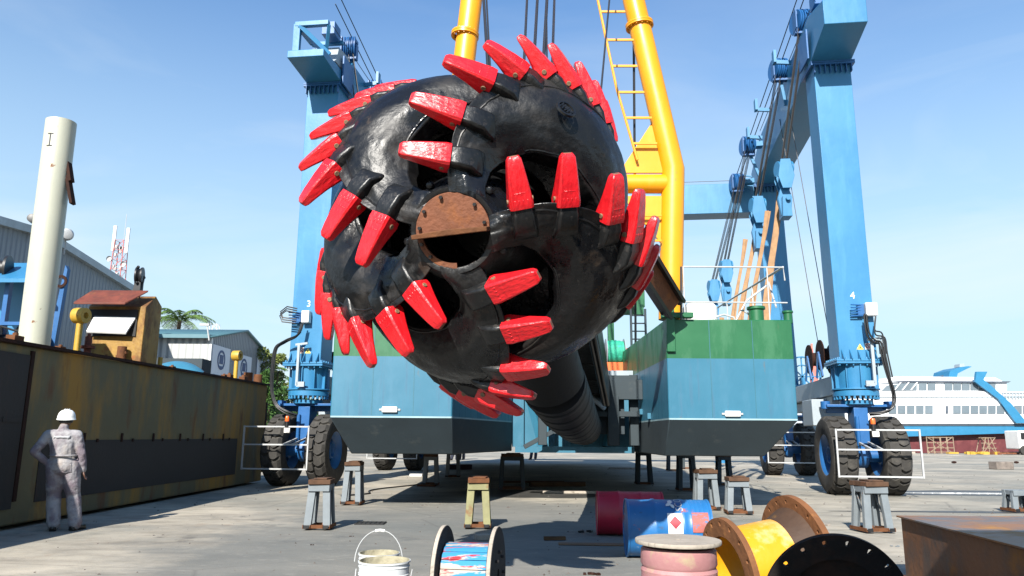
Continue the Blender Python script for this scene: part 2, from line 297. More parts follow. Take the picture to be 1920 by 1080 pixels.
# ------------------------------------------------------------------ cutter head
def cutter():
    yaw, des = R_(9.5), R_(-16.5)
    B = Vector((math.sin(yaw) * math.cos(des), math.cos(yaw) * math.cos(des), -math.sin(des)))
    ex = B.cross(Vector((0, 0, 1))).normalized(); ey = ex.cross(B); O = along(850, 432, 5.4)
    Mw = Matrix.Translation(O) @ Matrix((ex, ey, -B)).transposed().to_4x4()      # local: x right, y up, z towards the hub's front
    root = thing('cutter_head', 'huge black dredging cutter head with five spiral arms of bright red teeth', 'cutter head', M=Mw)
    prof = [(0.0, .26), (.0, .34), (.04, .5), (.11, .71), (.23, .96), (.40, 1.16), (.64, 1.295), (.92, 1.35), (1.2, 1.31), (1.46, 1.22)]
    LN = [0]
    for a, b in zip(prof, prof[1:]): LN.append(LN[-1] + math.hypot(a[0] - b[0], a[1] - b[1]))
    T = LN[-1]
    def pr(s):
        s *= T
        for i in range(len(LN) - 1):
            if s <= LN[i + 1] + 1e-9:
                k = (s - LN[i]) / max(1e-9, LN[i + 1] - LN[i]); return prof[i][0] + (prof[i + 1][0] - prof[i][0]) * k, prof[i][1] + (prof[i + 1][1] - prof[i][1]) * k
        return prof[-1]
    def prs(s):
        w = .03; q = [pr(min(1, max(0, s + d))) for d in (-w, -w / 2, 0, w / 2, w)]
        return sum(a[0] for a in q) / 5, sum(a[1] for a in q) / 5
    def lut(tab, x):
        if x <= tab[0][0]: return tab[0][1]
        for a, b in zip(tab, tab[1:]):
            if x <= b[0]: return a[1] + (b[1] - a[1]) * (x - a[0]) / (b[0] - a[0])
        return tab[-1][1]
    spiral = [(0, 6), (.05, 2), (.1, 0), (.2, -6), (.38, -14), (.55, -21), (.72, -30), (.9, -39), (1.05, -46), (1.25, -54), (1.52, -63)]
    width = [(.3, 58), (.42, 40), (.55, 32), (.7, 33), (.9, 37), (1.05, 43), (1.17, 51), (1.27, 62), (1.34, 71)]
    def surf(s, phi, off):
        b, r = prs(s); b2, r2 = prs(min(1, s + .02)); b1, r1 = prs(max(0, s - .02))
        tz, tr = -(b2 - b1), (r2 - r1); l = math.hypot(tz, tr); nz_, nr = tr / l, -tz / l
        c, sn = math.cos(phi), math.sin(phi)
        return Vector(((r + nr * off) * c, (r + nr * off) * sn, -b + nz_ * off)), Vector((nr * c, nr * sn, nz_))
    offs = [14.7, 88.6, 164.5, 230.5, 298.5]
    NS, NU = 80, 28
    Q = Mw
    def tooth_frame(b, base, seedj=0):
        # find s for depth b
        s = 0
        while prs(s)[0] < b and s < 1: s += .002
        phi = R_(base + lut(spiral, b)); p, n = surf(s, phi, .035 + .02 * min(1, max(0, (b - .1) / .3)))
        tan = Vector((-math.sin(phi), math.cos(phi), 0)); rim = n.cross(tan)
        return p, n, tan, rim
    for k, a0 in enumerate(offs):
        mb = MB(); top = []; bot = []
        for i in range(NS + 1):
            s = i / NS; b, r = prs(s); lead = a0 + lut(spiral, b)
            w = lut(width, r) if b < .8 else 71
            rt, rb = [], []
            for j in range(NU + 1):
                u = j / NU; hubf = min(1, max(0, (r - .34) / .4))
                off = (.05 - .27 * u ** 1.25) * hubf + .03 * math.sin(math.pi * min(1, u * 1.05)) * (0.5 + .5 * hubf) + .02 * math.sin(9 * s + k + 3 * u)
                th = .06 + .10 * hubf
                off += .013 * mathutils.noise.noise(Vector((s * 9, u * 5, k * 7.3))) + .005 * mathutils.noise.noise(Vector((s * 26, u * 15, k * 3.1)))
                if u < .12: off += .03 * hubf * (1 - u / .12)
                rt.append(len(mb.v) + len(top) * 0); p, _ = surf(s, R_(lead - w * u), off); top.append(p)
                p, _ = surf(s, R_(lead - w * u * .97 - 1.0), off - th); bot.append(p)
        n1 = NU + 1; cnt = len(top); fs = []
        for i in range(NS):
            for j in range(NU):
                a = i * n1 + j; fs.append((a, a + 1, a + n1 + 1, a + n1)); fs.append((cnt + a, cnt + a + n1, cnt + a + n1 + 1, cnt + a + 1))
            a = i * n1; fs.append((a, a + n1, cnt + a + n1, cnt + a)); a += NU; fs.append((a, cnt + a, cnt + a + n1, a + n1))
        for j in range(NU):
            a = j; fs.append((a, cnt + a, cnt + a + 1, a + 1)); a = NS * n1 + j; fs.append((a, a + 1, cnt + a + 1, cnt + a))
        mb.add(top + bot, fs)
        # toe pads under the tooth adapters along the leading edge
        arm = mb.build('arm', m_black, root, world=False, smooth=50, bevel=.012)
        for uu, s0, s1 in ((.13, .12, .97), (.95, .3, .9)):
            wb = MB(); pts = []; rw = random.Random(k)
            for i in range(60):
                s = s0 + (s1 - s0) * i / 59; b, r = prs(s); lead = a0 + lut(spiral, b); w = lut(width, r) if b < .8 else 71; hubf = min(1, max(0, (r - .34) / .4))
                off = (.05 - .27 * uu ** 1.25) * hubf + .03 * math.sin(math.pi * min(1, uu * 1.05)) * (0.5 + .5 * hubf) + .02 * math.sin(9 * s + k + 3 * uu)
                pts.append(surf(s, R_(lead - w * uu + rw.uniform(-.2, .2)), off + .001)[0])
            wb.tube(pts, .009, 6); wb.build('weld_bead', m_black, arm, world=False)
    # hub, ring, core
    h = MB(); h.lathe((0, 0, 0), (0, 0, 1), [(.44, -.34), (.39, -.14), (.345, -.04), (.325, .005), (.298, .005), (.288, .0), (.284, -.3), (.27, -1.2), (0, -1.2)], 48)
    for i in range(10):
        a = 2 * math.pi * (i + .3) / 10; h.ball((.395 * math.cos(a), .395 * math.sin(a), -.10), .035, 8)
    h.build('hub', m_black, root, world=False, smooth=40)
    c = MB(); c.lathe((0, 0, 0), (0, 0, -1), [(.30, .06), (.42, .5), (.5, .9), (.62, 1.3), (.66, 1.62), (0, 1.62)], 40); c.build('shaft_core', m_adapt, root, world=False)
    c = MB(); c.lathe((0, 0, 0), (0, 0, -1), [(1.06, 1.34), (1.19, 1.36), (1.22, 1.45), (1.20, 1.60), (1.08, 1.64), (.94, 1.56), (.96, 1.38)], 64, closed=True)
    c.cyl((0, 0, -1.56), (0, 0, -1.48), 1.1, n=48)
    for i in range(5):
        a = R_(72 * i + 20); c.beam((.5 * math.cos(a), .5 * math.sin(a), -1.5), (1.1 * math.cos(a), 1.1 * math.sin(a), -1.5), .3, .12)
    c.build('back_ring', m_black, root, world=False)
    # cover plate on the hub: rusty upper part with a ledge, dark lower part with rusty rim
    tl = R_(4.5)
    pl = MB(); N = 30; vs = []
    def hp(x, y, z): return Vector((x * math.cos(tl) - y * math.sin(tl), x * math.sin(tl) + y * math.cos(tl), z))
    arc = [(0.285 * math.cos(R_(a)), .285 * math.sin(R_(a))) for a in [-6 + 192 * i / N for i in range(N + 1)]]
    pl.prism(arc, lambda x, y, z: hp(x, y, z), -.03, .02)
    cp = pl.build('cover_plate', m_rust, root, world=False, bevel=.004)
    lg = MB(); lg.prism([(-.285, -.035), (.285, -.035), (.285, .0), (.0, .012), (-.285, .0)], lambda x, y, z: hp(x, y, z), -.04, .16)
    lg.build('ledge', m_rusto, cp, world=False, bevel=.006)
    for ang in (5, 40, 142, 172, 103):
        bo = MB(); q = hp(.25 * math.cos(R_(ang)), .25 * math.sin(R_(ang)) + .01, .02); bo.cyl(q, q + Vector((0, 0, .028)), .014, n=6); bo.build('bolt', m_hose, cp, world=False)
    rm = MB(); rm.lathe((0, 0, 0), (0, 0, 1), [(.286, -.03), (.286, .005), (.245, .005), (.245, -.03)], 40, math.pi * 1.05, math.pi * 1.52); rm.build('rim_plate', m_rust, root, world=False)
    for ang in (197, 222):
        b2 = MB(); q = hp(.264 * math.cos(R_(ang)), .264 * math.sin(R_(ang)), .005); b2.cyl(q, q + Vector((0, 0, .03)), .014, n=6); b2.build('bolt', m_hose, root, world=False)
    # one tooth, copied round the arms
    secs = [(.12, .122, .100, .0), (.17, .124, .104, .0), (.23, .116, .092, .004), (.30, .108, .080, .010), (.36, .102, .068, .012), (.47, .088, .052, .012), (.56, .074, .038, .006), (.59, .052, .024, .0)]
    def loft(mb, secs, ch=.22):
        rings = []
        for x, w, h_, zo in secs:
            c_ = min(w, h_) * ch; r = []
            for yy, zz in ((-w + c_, -h_), (w - c_, -h_), (w, -h_ + c_), (w * .93, h_ - c_), (w * .93 - c_, h_), (-w * .93 + c_, h_), (-w * .93, h_ - c_), (-w, -h_ + c_)): r.append(Vector((x, yy, zz + zo)))
            rings.append(r)
        vs = [p for r in rings for p in r]; fs = []
        for i in range(len(rings) - 1):
            for j in range(8): q = (j + 1) % 8; fs.append((i * 8 + j, i * 8 + q, i * 8 + 8 + q, i * 8 + 8 + j))
        fs.append(tuple(range(8))); fs.append(tuple(range(len(vs) - 8, len(vs)))[::-1]); mb.add(vs, fs)
    proto = None
    bs_ = [.05, .17, .36, .55, .72, .88, 1.04, 1.2, 1.36]
    rnd = random.Random(4)
    for k, a0 in enumerate(offs):
        for i, b in enumerate(bs_):
            if k in (0, 4) and b > 1.1: continue
            p, n, tan, rim = tooth_frame(b, a0)
            lift = R_(20 + 6 * min(1, b / .6) - (14 if k == 0 and b > .5 else 0)); back = R_(-6 if b < .3 else 6)
            d = (tan * math.cos(lift) + n * math.sin(lift)); d = (d + rim * math.sin(back)).normalized()
            nn = (n - d * n.dot(d)).normalized(); y = nn.cross(d)
            j = rnd.uniform(.94, 1.06)
            ML = Matrix.Translation(p - d * (.10 if b < .6 else .06)) @ Matrix((d * j * .84, y * .78, nn * .84)).transposed().to_4x4() @ Matrix.Rotation(rnd.uniform(-.08, .08), 4, 'X')
            if proto is None:
                t = MB(); loft(t, secs); 
                for q in range(3): t.box((.27 + q * .055, 0, .088 - q * .013), (.012, .12 - q * .02, .012))
                for q in range(4): t.box((.19, -.06 + q * .04, .099), (.04, .016, .008))
                proto = t.build('tooth', m_red, root, world=False, smooth=28, bevel=.007)
                ad = MB(); loft(ad, [(-.20, .14, .10, -.12), (-.13, .135, .10, -.05), (-.08, .118, .102, -.02), (.04, .112, .098, 0), (.125, .10, .08, 0), (.128, .06, .05, 0)]); 
                ad.build('adapter', m_adapt, proto, world=False, bevel=.008)
                pn = MB(); pn.cyl((.185, -.128, 0), (.185, .128, 0), .024, n=12); pn.build('pin', m_pin, proto, world=False, bevel=.004)
                tp = MB(); loft(tp, [(.572, .05, .024, .003), (.592, .038, .015, -.001)]); tp.build('worn_tip', m_tip, proto, world=False)
                o = proto
            else:
                o = copy_tree(proto, root)
            o.matrix_parent_inverse = Matrix.Identity(4); o.matrix_local = ML
    # cast emblem boss on the second arm
    e = MB(); p, n = surf(.50, R_(47), .0)
    x_ = n.cross(Vector((0, 0, 1))).normalized(); y_ = n.cross(x_)
    rnd = random.Random(7)
    vs = []; 
    e.lathe(p + n * .045, n, [(.062, 0), (.066, .016), (.082, .016), (.088, 0)], 28, closed=True)
    for i in range(5): e.beam(p + n * .052 + x_ * (-.05 + .025 * i) - y_ * .04, p + n * .052 + x_ * (-.045 + .025 * i + rnd.uniform(-.01, .01)) + y_ * .04, .012, .014, up=n)
    e.beam(p + n * .052 - x_ * .055, p + n * .052 + x_ * .055, .012, .014, up=n)
    e.build('cast_emblem', m_adapt, root, world=False)
    return root, Mw
cutter_root, CM = cutter()

# ------------------------------------------------------------------ dredger
HX0, HX1, HY, HYB = -3.42, 5.42, 14.3, 40.0
ZC, ZB, ZG, ZT = 1.72, 1.04, 2.88, 3.64
def dredger():
    root = thing('dredger', 'blue and green dredger hull with yellow gantry, standing between the crane legs', 'dredger', ((HX0 + HX1) / 2, HY, ZB))
    def pontoon(x0, x1, inner, well):
        # plan outline at levels; inner side may slant (well narrowing)
        b = MB()
        ib = inner
        def ring(z, yf, cx0, cx1):
            if well < 0: # left pontoon: inner edge on the right, slants to the well's end
                return [Vector((x0 + cx0, yf, z)), Vector((x1, yf, z)), Vector((.02, 18.5, z)), Vector((.02, HYB, z)), Vector((x0 + cx0, HYB, z))]
            return [Vector((x0, yf, z)), Vector((x1 - cx1, yf, z)), Vector((x1 - cx1, HYB, z)), Vector((2.98, HYB, z)), Vector((2.98, 18.5, z))]
        lv = [(ZB, HY + .55, .32, .5), (ZC, HY, 0, 0), (ZC + .03, HY, 0, 0), (ZG, HY, 0, 0), (ZT, HY, 0, 0)]
        rs = [ring(z, yf, a, c) for z, yf, a, c in lv]; n = 5; vs = [p for r in rs for p in r]
        b.add(vs, [])
        for i in range(4):
            b.m = (2, 3, 0, 1)[i]
            for j in range(n): q = (j + 1) % n; b.f.append([i * n + j, i * n + q, i * n + n + q, i * n + n + j]); b.mi.append(b.m)
        b.f.append(list(range(n))); b.mi.append(2); b.f.append([4 * n + i for i in range(n)]); b.mi.append(1)
        return b.build('pontoon', [m_hblue, m_hgreen, m_hdark, m_hwhite], root, bevel=.02)
    pontoon(HX0, -1.12, -1.12, -1); pontoon(2.98, HX1, 2.98, 1)
    c = MB(); c.m = 0
    c.bb(.03, 2.97, 18.6, HYB, ZB + .1, 2.78)
    for i in range(7): c.bb(.25 + i * .38, .31 + i * .38, 18.5, 18.62, ZB + .12, 2.7)
    c.build('well_bulkhead', m_hblue, root)
    c = MB(); c.bb(-.2, 2.97, 18.25, 18.9, 2.78, 2.98); c.bb(.02, 2.97, 18.9, HYB, 2.79, 2.9); c.build('well_deck', m_cgrey, root, bevel=.01)
    # diagonal stiffeners each side of the well mouth
    c = MB()
    for xa, xb in ((.4, .75), (2.6, 2.25)): c.beam((xa, 18.3, 2.5), (xb, 18.0, 1.15), .12, .18)
    c.bb(.1, 2.9, 17.9, 18.15, 1.02, 1.16); c.build('stiffener', m_hblue, root)
    for xx0, xx1 in ((HX0, -1.12), (2.98, HX1)):
        b = MB()
        for t in (.34, .68): x = xx0 + (xx1 - xx0) * t; b.bb(x - .006, x + .006, HY - .004, HY + .01, ZC + .05, ZT - .02)
        b.build('plate_seam', m_hblue if False else mat('seam_paint', (.03, .14, .19), .5), root)
    # light fittings on the bow faces
    for px in (731, 1373):
        p = along(px, 768 if px < 900 else 776, HY)
        b = MB(); b.box((p.x, HY - .03, p.z), (.29, .06, .11)); f = b.build('zinc_anode', m_white, root, bevel=.015)
        b = MB(); b.box((p.x, HY - .012, p.z), (.40, .02, .035)); b.build('bracket', m_steelw, f)
    # small fittings on inner faces
    for px, py, Y in ((1212, 772, 17.2), (1228, 780, 16.2)):
        p = along(px, py, Y); b = MB(); b.box((2.96, p.y, p.z), (.1, .1, .12)); b.build('fitting', m_hblue, root)
    # keel plate under the bow with timber
    # railing on the right pontoon
    r = MB(); y0 = HY + .25; z1, z2 = ZT + .88, ZT + .22
    xa, xb = along(1281, 500, y0).x, along(1468, 500, y0).x
    r.tube([(xa, y0, along(1281, 500, y0).z), (xb, y0, along(1281, 500, y0).z), (xb + .02, y0, z1 - .05)], .017, 8)
    zt = along(1370, 500, y0).z; zm = along(1370, 567, y0).z
    r.tube([(xa, y0, zm), (xb + .04, y0, zm)], .015, 8)
    for x in (xa, along(1440, 540, y0).x): r.tube([(x, y0, ZT), (x, y0, zt)], .013, 8)
    r.tube([(xb, y0, zt), (xb + .02, y0 + .6, zt), (xb, y0 + 3, zt)], .02, 8)
    r.tube([(along(1377, 600, y0 + .2).x, y0 + .2, ZT), (along(1400, 560, y0 + .2).x, y0 + .2, along(1400, 560, y0).z), (along(1440, 530, y0 + .2).x, y0 + .2, along(1440, 530, y0).z)], .02, 8)
    r.tube([(along(1455, 570, y0 + .5).x, y0 + .5, zm), (along(1475, 560, y0 + .5).x, y0 + 1.5, zt)], .02, 8)
    r.tube([(along(1390, 580, y0 + .3).x, y0 + .3, ZT + .3), (along(1425, 575, y0 + .3).x, y0 + .3, ZT + .02)], .018, 8)
    for yy in (16.5, 18.5, 20.5, 23): r.tube([(xb, yy, ZT), (xb, yy, zt)], .018, 8)
    r.tube([(xb, y0, zt), (xb, 23, zt)], .02, 8)
    r.build('railing', m_steelw, root)
    # bollards
    for px, rr, m, hh in ((1418, .17, m_hgreen, .33), (1477, .1, m_hgreen, .25)):
        x = along(px, 590, HY + .45).x; b = MB(); b.lathe((x, HY + .45, ZT), (0, 0, 1), [(rr * .85, 0), (rr * .85, hh * .8), (rr * 1.05, hh * .82), (rr * 1.05, hh), (0, hh)], 20); b.build('bollard', m, root, bevel=.01)
    b = MB(); x = along(1312, 580, HY + 1.2).x
    b.lathe((x, HY + 1.2, ZT), (0, 0, 1), [(.36, 0), (.36, .42), (.30, .50), (0, .52)], 28); b.build('vent_pot', m_white, root)
    b = MB(); b.tube([(x + .1, HY + .5, ZT), (x + .12, HY + .5, ZT + .12), (x + .3, HY + .5, ZT + .18), (x + .5, HY + .5, ZT + .12), (x + .52, HY + .5, ZT)], .02); b.build('handle', m_steelw, root)
    b = MB(); p = along(1254, 640, HY - .05); b.bb(2.98, 3.14, HY - .07, HY - .005, 3.0, 4.0); b.bb(2.9, 3.5, HY - .1, HY + .1, 3.66, 3.76); b.build('green_bracket', m_hgreen, root, bevel=.01)
    # ---- yellow gantry
    Y = 14.75
    def yl(px, py): return along(px, py, Y)
    RP = [yl(1163, -150), yl(1188, 0), yl(1262, 318), yl(1257, 600)]; LP = [yl(905, -150), yl(884, 0), yl(871, 110), yl(845, 420), yl(845, 600)]
    for pts, fi in ((RP, (1199, 48)), (LP, (872, 66))):
        b = MB(); dense = []
        for a, c_ in zip(pts, pts[1:]): dense += [a + (c_ - a) * t for t in (0, .1, .5, .9)]
        dense.append(pts[-1]); b.tube(dense, .235, 28); leg = b.build('gantry_leg', m_yel, root, smooth=30)
        c0 = yl(*fi); d = (pts[1] - pts[0]).normalized() if fi[0] > 1000 else (pts[2] - pts[1]).normalized()
        fl = MB(); fl.lathe(c0 - d * .045, d, [(.225, 0), (.30, .0), (.30, .04), (.285, .045), (.30, .05), (.30, .09), (.225, .09)], 32)
        for i in range(14):
            h = Vector((0, 0, 1)); x_ = h.cross(d).normalized(); y_ = d.cross(x_); a = 2 * math.pi * i / 14
            q = c0 + (x_ * math.cos(a) + y_ * math.sin(a)) * .262; fl.cyl(q - d * .07, q + d * .07, .018, n=6)
        fl.build('flange', m_yel, leg)
        sm = MB(); wj = pts[2]; dd = Vector((0, 0, 1)); sm.lathe(wj - dd * .01, dd, [(.222, 0), (.231, .004), (.231, .014), (.222, .018)], 28); sm.build('weld_seam', m_rusto, leg)
    b = MB(); p = yl(1246, 345); q = yl(860, 345); b.tube([p, q], .2, 24)
    b.ball(p, .2, 16); b.build('cross_tube', m_yel, root)
    for tri in ([(1232, 215), (1160, 325), (1256, 325)], [(1246, 368), (1165, 368), (1238, 455), (1250, 452)]):
        pts = [yl(*t) for t in tri]; b = MB(); b.prism([(p.x, p.z) for p in pts], lambda x, z, d: Vector((x, Y + d, z)), -.03, .03); b.build('gusset', m_yel, root, bevel=.005)
    b = MB(); b.beam(yl(1170, -150), yl(895, -150), .5, .4); b.build('gantry_head', m_yel, root, bevel=.02)
    # rung ladder beside the right leg
    b = MB(); yb = Y + .02
    def yy(px, py): return along(px, py, Y - .15)
    b.tube([yy(1110, -60), yy(1121, 0), yy(1156, 165), yy(1195, 300)], .028, 6)
    b.tube([yy(1196, 380), yy(1196, 520)], .02, 6)
    for py, xa, xb in ((22, 1126, 1172), (75, 1139, 1188), (124, 1148, 1195), (173, 1160, 1208), (221, 1171, 1222), (269, 1187, 1232), (404, 1194, 1240), (451, 1196, 1240), (500, 1196, 1245)):
        b.beam(yy(xa, py), yy(xb, py), .035, .045)
    b.build('access_ladder', m_yel, root)
    # hoist wires down to the cutter ladder
    b = MB()
    for (x0, y0, Y0, x1, y1, Y1, r) in ((902, -80, 14.2, 918, 180, 12, .028), (908, -80, 14.2, 922, 180, 12, .018), (992, -80, 14.2, 980, 170, 10, .022), (1012, -80, 14.2, 998, 170, 10, .026), (1030, -80, 14.2, 1016, 170, 10, .028),
                                        (1024, -80, 14.2, 1026, 170, 10, .014), (1042, -80, 14.2, 1034, 170, 10, .022), (1150, -80, 14.4, 1112, 330, 11, .018), (1187, -80, 14.9, 1190, 300, 16, .028), (1190, 300, 16, 1192, 692, 18.3, .028)):
        b.tube([along(x0, y0, Y0), along(x1, y1, Y1)], r, 6)
    b.build('hoist_wire', m_wired, root)
    # ---- cutter ladder (boom)
    O = CM @ Vector((0, 0, -1.6))
    P = [O, O + Vector((.12, .45, -.35)), along(1035, 715, 8.6), along(1062, 762, 10.0), along(1082, 790, 12.0), along(1096, 802, 15), Vector((1.75, 18.4, 1.6))]
    RAD = [.60, .48, .38, .36, .34, .33, .32]
    b = MB()
    for i in range(len(P) - 1): b.cyl(P[i], P[i + 1], RAD[i], RAD[i + 1], 28)
    # ribs
    for i in range(2, 6):
        n = 3 if i < 4 else 4
        for k in range(n):
            t = (k + .4) / n; p = P[i] + (P[i + 1] - P[i]) * t; d = (P[i + 1] - P[i]).normalized(); r = RAD[i] + (RAD[i + 1] - RAD[i]) * t
            b.lathe(p - d * .06, d, [(r * .98, 0), (r * 1.02, .03), (r * 1.025, .10), (r * 1.02, .17), (r * .98, .20)], 28)
    bm_ = b.build('cutter_boom', mat('boom_black', (.007, .0072, .008), .62, var=.3, patches=[((.02, .018, .016), 3, .55, .15, .6)], bump=.1, spec=.3), root, smooth=40)
    b = MB(); a1 = O + Vector((.55, .7, .1)); b.beam(a1, (2.0, 18.2, 2.3), .8, .6)
    b.beam(O + Vector((.95, .9, -.1)), (2.35, 18.2, 2.2), .12, .5)
    for k in range(7):
        p = a1 + (Vector((2.0, 18.2, 2.3)) - a1) * (k / 7 + .05); b.box(p, (.55, .08, .65))
    b.build('boom_girder', m_adapt, bm_, bevel=.01)
    b = MB()
    for dx in (.28, .34): b.tube([O + Vector((dx + .5, .5, 0)), (1.2 + dx, 12, 1.9), (1.8 + dx, 18.3, 2.4)], .03, 8)
    b.build('lubrication_pipe', m_hose, bm_)
    # cross frame, with dark plates added to stand for shade on the well bulkhead
    b = MB()
    p0, p1 = along(1112, 700, 16.5), along(1192, 700, 17.6)
    b.beam((1.75, 17.2, 2.45), (2.98, 17.2, 2.45), .3, .45); b.beam((2.3, 17.1, 2.3), (2.3, 17.1, 1.2), .25, .2); b.beam((1.9, 17.1, 1.9), (2.9, 17.1, 1.9), .1, .12)
    b.bb(.95, 2.6, 17.35, 17.5, 1.45, 2.65); b.bb(.62, .82, 17.3, 17.5, 1.2, 2.8); b.bb(2.72, 2.92, 17.3, 17.5, 1.2, 2.8); b.beam((.7, 17.3, 2.7), (2.9, 17.3, 2.7), .2, .16); b.beam((.95, 17.4, 1.5), (.3, 17.4, 1.15), .15, .1)
    b.build('ladder_frame_shade', m_hdark, root, bevel=.01)
    b = MB(); q = along(1105, 742, 16); b.tube([q, q + Vector((.15, 0, -.12)), q + Vector((.33, .0, -.28))], .05, 10); b.build('pipe_elbow', m_cgrey, root)
    # rusty chute hanging by the right pontoon
    a = along(1205, 488, 12.6); c_ = along(1262, 578, 13.9)
    d = (c_ - a).normalized(); sx = d.cross(Vector((0, 1, 0))).normalized()
    b = MB(); b.beam(a, c_, .34, .05, up=(0, 1, 0))
    ch = b.build('rusty_chute', m_rust, root); 
    b = MB(); 
    for sgn in (-1, 1):
        b = MB(); b.beam(a + sx * .2 * sgn - Vector((0, .05, 0)), c_ + sx * .2 * sgn - Vector((0, .05, 0)), .06, .26, up=(0, 1, 0)); b.build('chute_side', m_hose, ch)
    b = MB(); b.tube([along(1240, 588, 13.8), along(1276, 562, 14.1)], .03, 8); b.ball(along(1274, 566, 14.0), .07, 10); b.ball(along(1246, 583, 13.8), .06, 10)
    b.tube([along(1277, 500, 14.1), along(1277, 600, 14.1)], .02, 6); b.build('tie_rod', m_wired, ch)
    # ---- deck gear behind the well: green gantry, steps, orange winch
    b = MB(); Yg = 22.0
    def gg(px, py, Y=Yg): return along(px, py, Y)
    z0 = 2.9
    x0, x1 = gg(1150, 560).x, gg(1209, 560).x
    b.bb(x0 - 1.5, x1, Yg, Yg + 1.6, gg(1180, 575).z, gg(1180, 552).z + .12)
    p = gg(1148, 640); b.bb(p.x - .09, p.x + .09, Yg + .2, Yg + .4, z0, gg(1180, 575).z); b.bb(x1 - 3.2, x1 - 3.0, Yg + .2, Yg + .4, z0, gg(1180, 575).z)
    b.bb(x1 - .3, x1 - .05, Yg - .05, Yg + .1, gg(1180, 590).z, gg(1180, 560).z)
    b.build('deck_gantry', m_hgreen, root, bevel=.01)
    b = MB(); xa, xb = gg(1182, 600).x, gg(1209, 600).x; zt_ = gg(1180, 580).z
    for x in (xa, xb): b.tube([(x, Yg - .1, z0), (x, Yg - .1, zt_)], .035, 6)
    k = z0 + .15
    while k < zt_: b.tube([(xa, Yg - .1, k), (xb, Yg - .1, k)], .022, 6); k += .235
    b.build('deck_ladder', m_hdark, root)
    # winch
    m_or = mat('winch_orange', (0.75, 0.14, 0.03), 0.5, var=0.15); m_rope = mat('green_rope', (0.03, 0.42, 0.26), 0.7, var=0.35, sc=14, bump=.4)
    Yw = 20.3
    def ww(px, py): return along(px, py, Yw)
    b = MB(); pL, pR = ww(1104, 690), ww(1178, 690); zt_ = ww(1110, 655).z; zb = 2.99
    b.bb(pL.x, pR.x, Yw - .3, Yw + .5, zb, ww(1140, 681).z)
    for px in (1108, 1128, 1174): x = ww(px, 660).x; b.bb(x - .05, x + .05, Yw - .3, Yw + .5, zb, zt_)
    w = b.build('rope_winch', m_or, root, bevel=.01)
    c0, c1 = ww(1137, 661), ww(1168, 661)
    b = MB(); prf = [(0, 0)]
    n = 9
    L_ = (c1 - c0).length
    for i in range(n + 1): prf.append((.30 + .03 * math.sin(i / n * math.pi) + .015 * (i % 2), L_ * i / n))
    prf.append((0, L_)); b.lathe(c0, (1, 0, 0), prf, 24); b.build('green_rope_coil', m_rope, w, smooth=60)
    for x in (c0.x - .02, c1.x + .02):
        b = MB(); b.lathe((x, Yw, c0.z), (1, 0, 0), [(0, 0), (.38, 0), (.38, .015), (0, .015)], 24); b.build('drum_flange', m_cgrey, w)
    b = MB(); q = ww(1115, 640); b.lathe((q.x, Yw, 3.0 + .35), (0, 0, 1), [(.17, 0), (.17, .5), (.1, .55), (.06, .7), (0, .7)], 18); b.build('hydraulic_tank', m_cgrey, w)
    b = MB(); q = ww(1184, 664); b.box(q, (.35, .3, .3)); b.cyl(q - Vector((.2, 0, 0)), q + Vector((.3, 0, 0)), .1); b.build('winch_motor', m_rusto, w, bevel=.02)
    for px, py in ((1191, 690), (1200, 684), (1186, 697)):
        q = ww(px, py); b = MB(); b.lathe(q - Vector((.1, 0, 0)), (1, .4, 0), [(.05, 0), (.09, .02), (.05, .05)], 14, closed=True); b.build('shackle', m_hose, root)
    # deckhouse far aft so the deck is not bare
    b = MB(); b.bb(-2.6, -.6, 24, 27, ZT, ZT + 1.1); b.build('deck_locker', m_hgreen, root, bevel=.02)
    return root
dredger()

# ------------------------------------------------------------------ travel lift
LO = Vector((1.6, 20.5, 0)); LM = Matrix.Translation(LO) @ Matrix.Rotation(R_(-7.2), 4, 'Z')
def lw(x, y, z): return LM @ Vector((x, y, z))
def tyre_mesh():
    b = MB(); R, Wd = .93, .30
    prof = [(.50, -.22), (.52, -.27), (.66, -.305), (.80, -.31), (.90, -.285), (.925, -.22), (.93, 0), (.925, .22), (.90, .285), (.80, .31), (.66, .305), (.52, .27), (.50, .22)]
    b.lathe((0, 0, 0), (1, 0, 0), prof, 56, closed=True)
    NL = 20
    for side in (-1, 1):
        for i in range(NL):
            a0 = 2 * math.pi * (i + (.5 if side > 0 else 0)) / NL; da = 2 * math.pi / NL * .335
            top, bot = [], []
            cols = [(.0, -.01), (.05, .014), (.10, .028), (.16, .018), (.22, -.008), (.292, -.03)]
            for x, sh in cols:
                rt = .985 if x < .25 else (.965 if x < .29 else .89); rb_ = .89 if x < .28 else .84
                for e, sg in ((-da, -1), (da, 1)):
                    a = a0 + e + sh * 1.6
                    top.append(Vector((side * x, math.cos(a) * rt, math.sin(a) * rt))); bot.append(Vector((side * x, math.cos(a) * rb_, math.sin(a) * rb_)))
            n = len(top); fs = []
            for q in range(len(cols) - 1):
                i0 = 2 * q; fs.append((i0, i0 + 1, i0 + 3, i0 + 2)); fs.append((i0, i0 + 2, n + i0 + 2, n + i0)); fs.append((i0 + 1, n + i0 + 1, n + i0 + 3, i0 + 3))
            fs.append((0, n, n + 1, 1)); fs.append((n - 2, n - 1, 2 * n - 1, 2 * n - 2)); b.add(top + bot, fs)
    return b
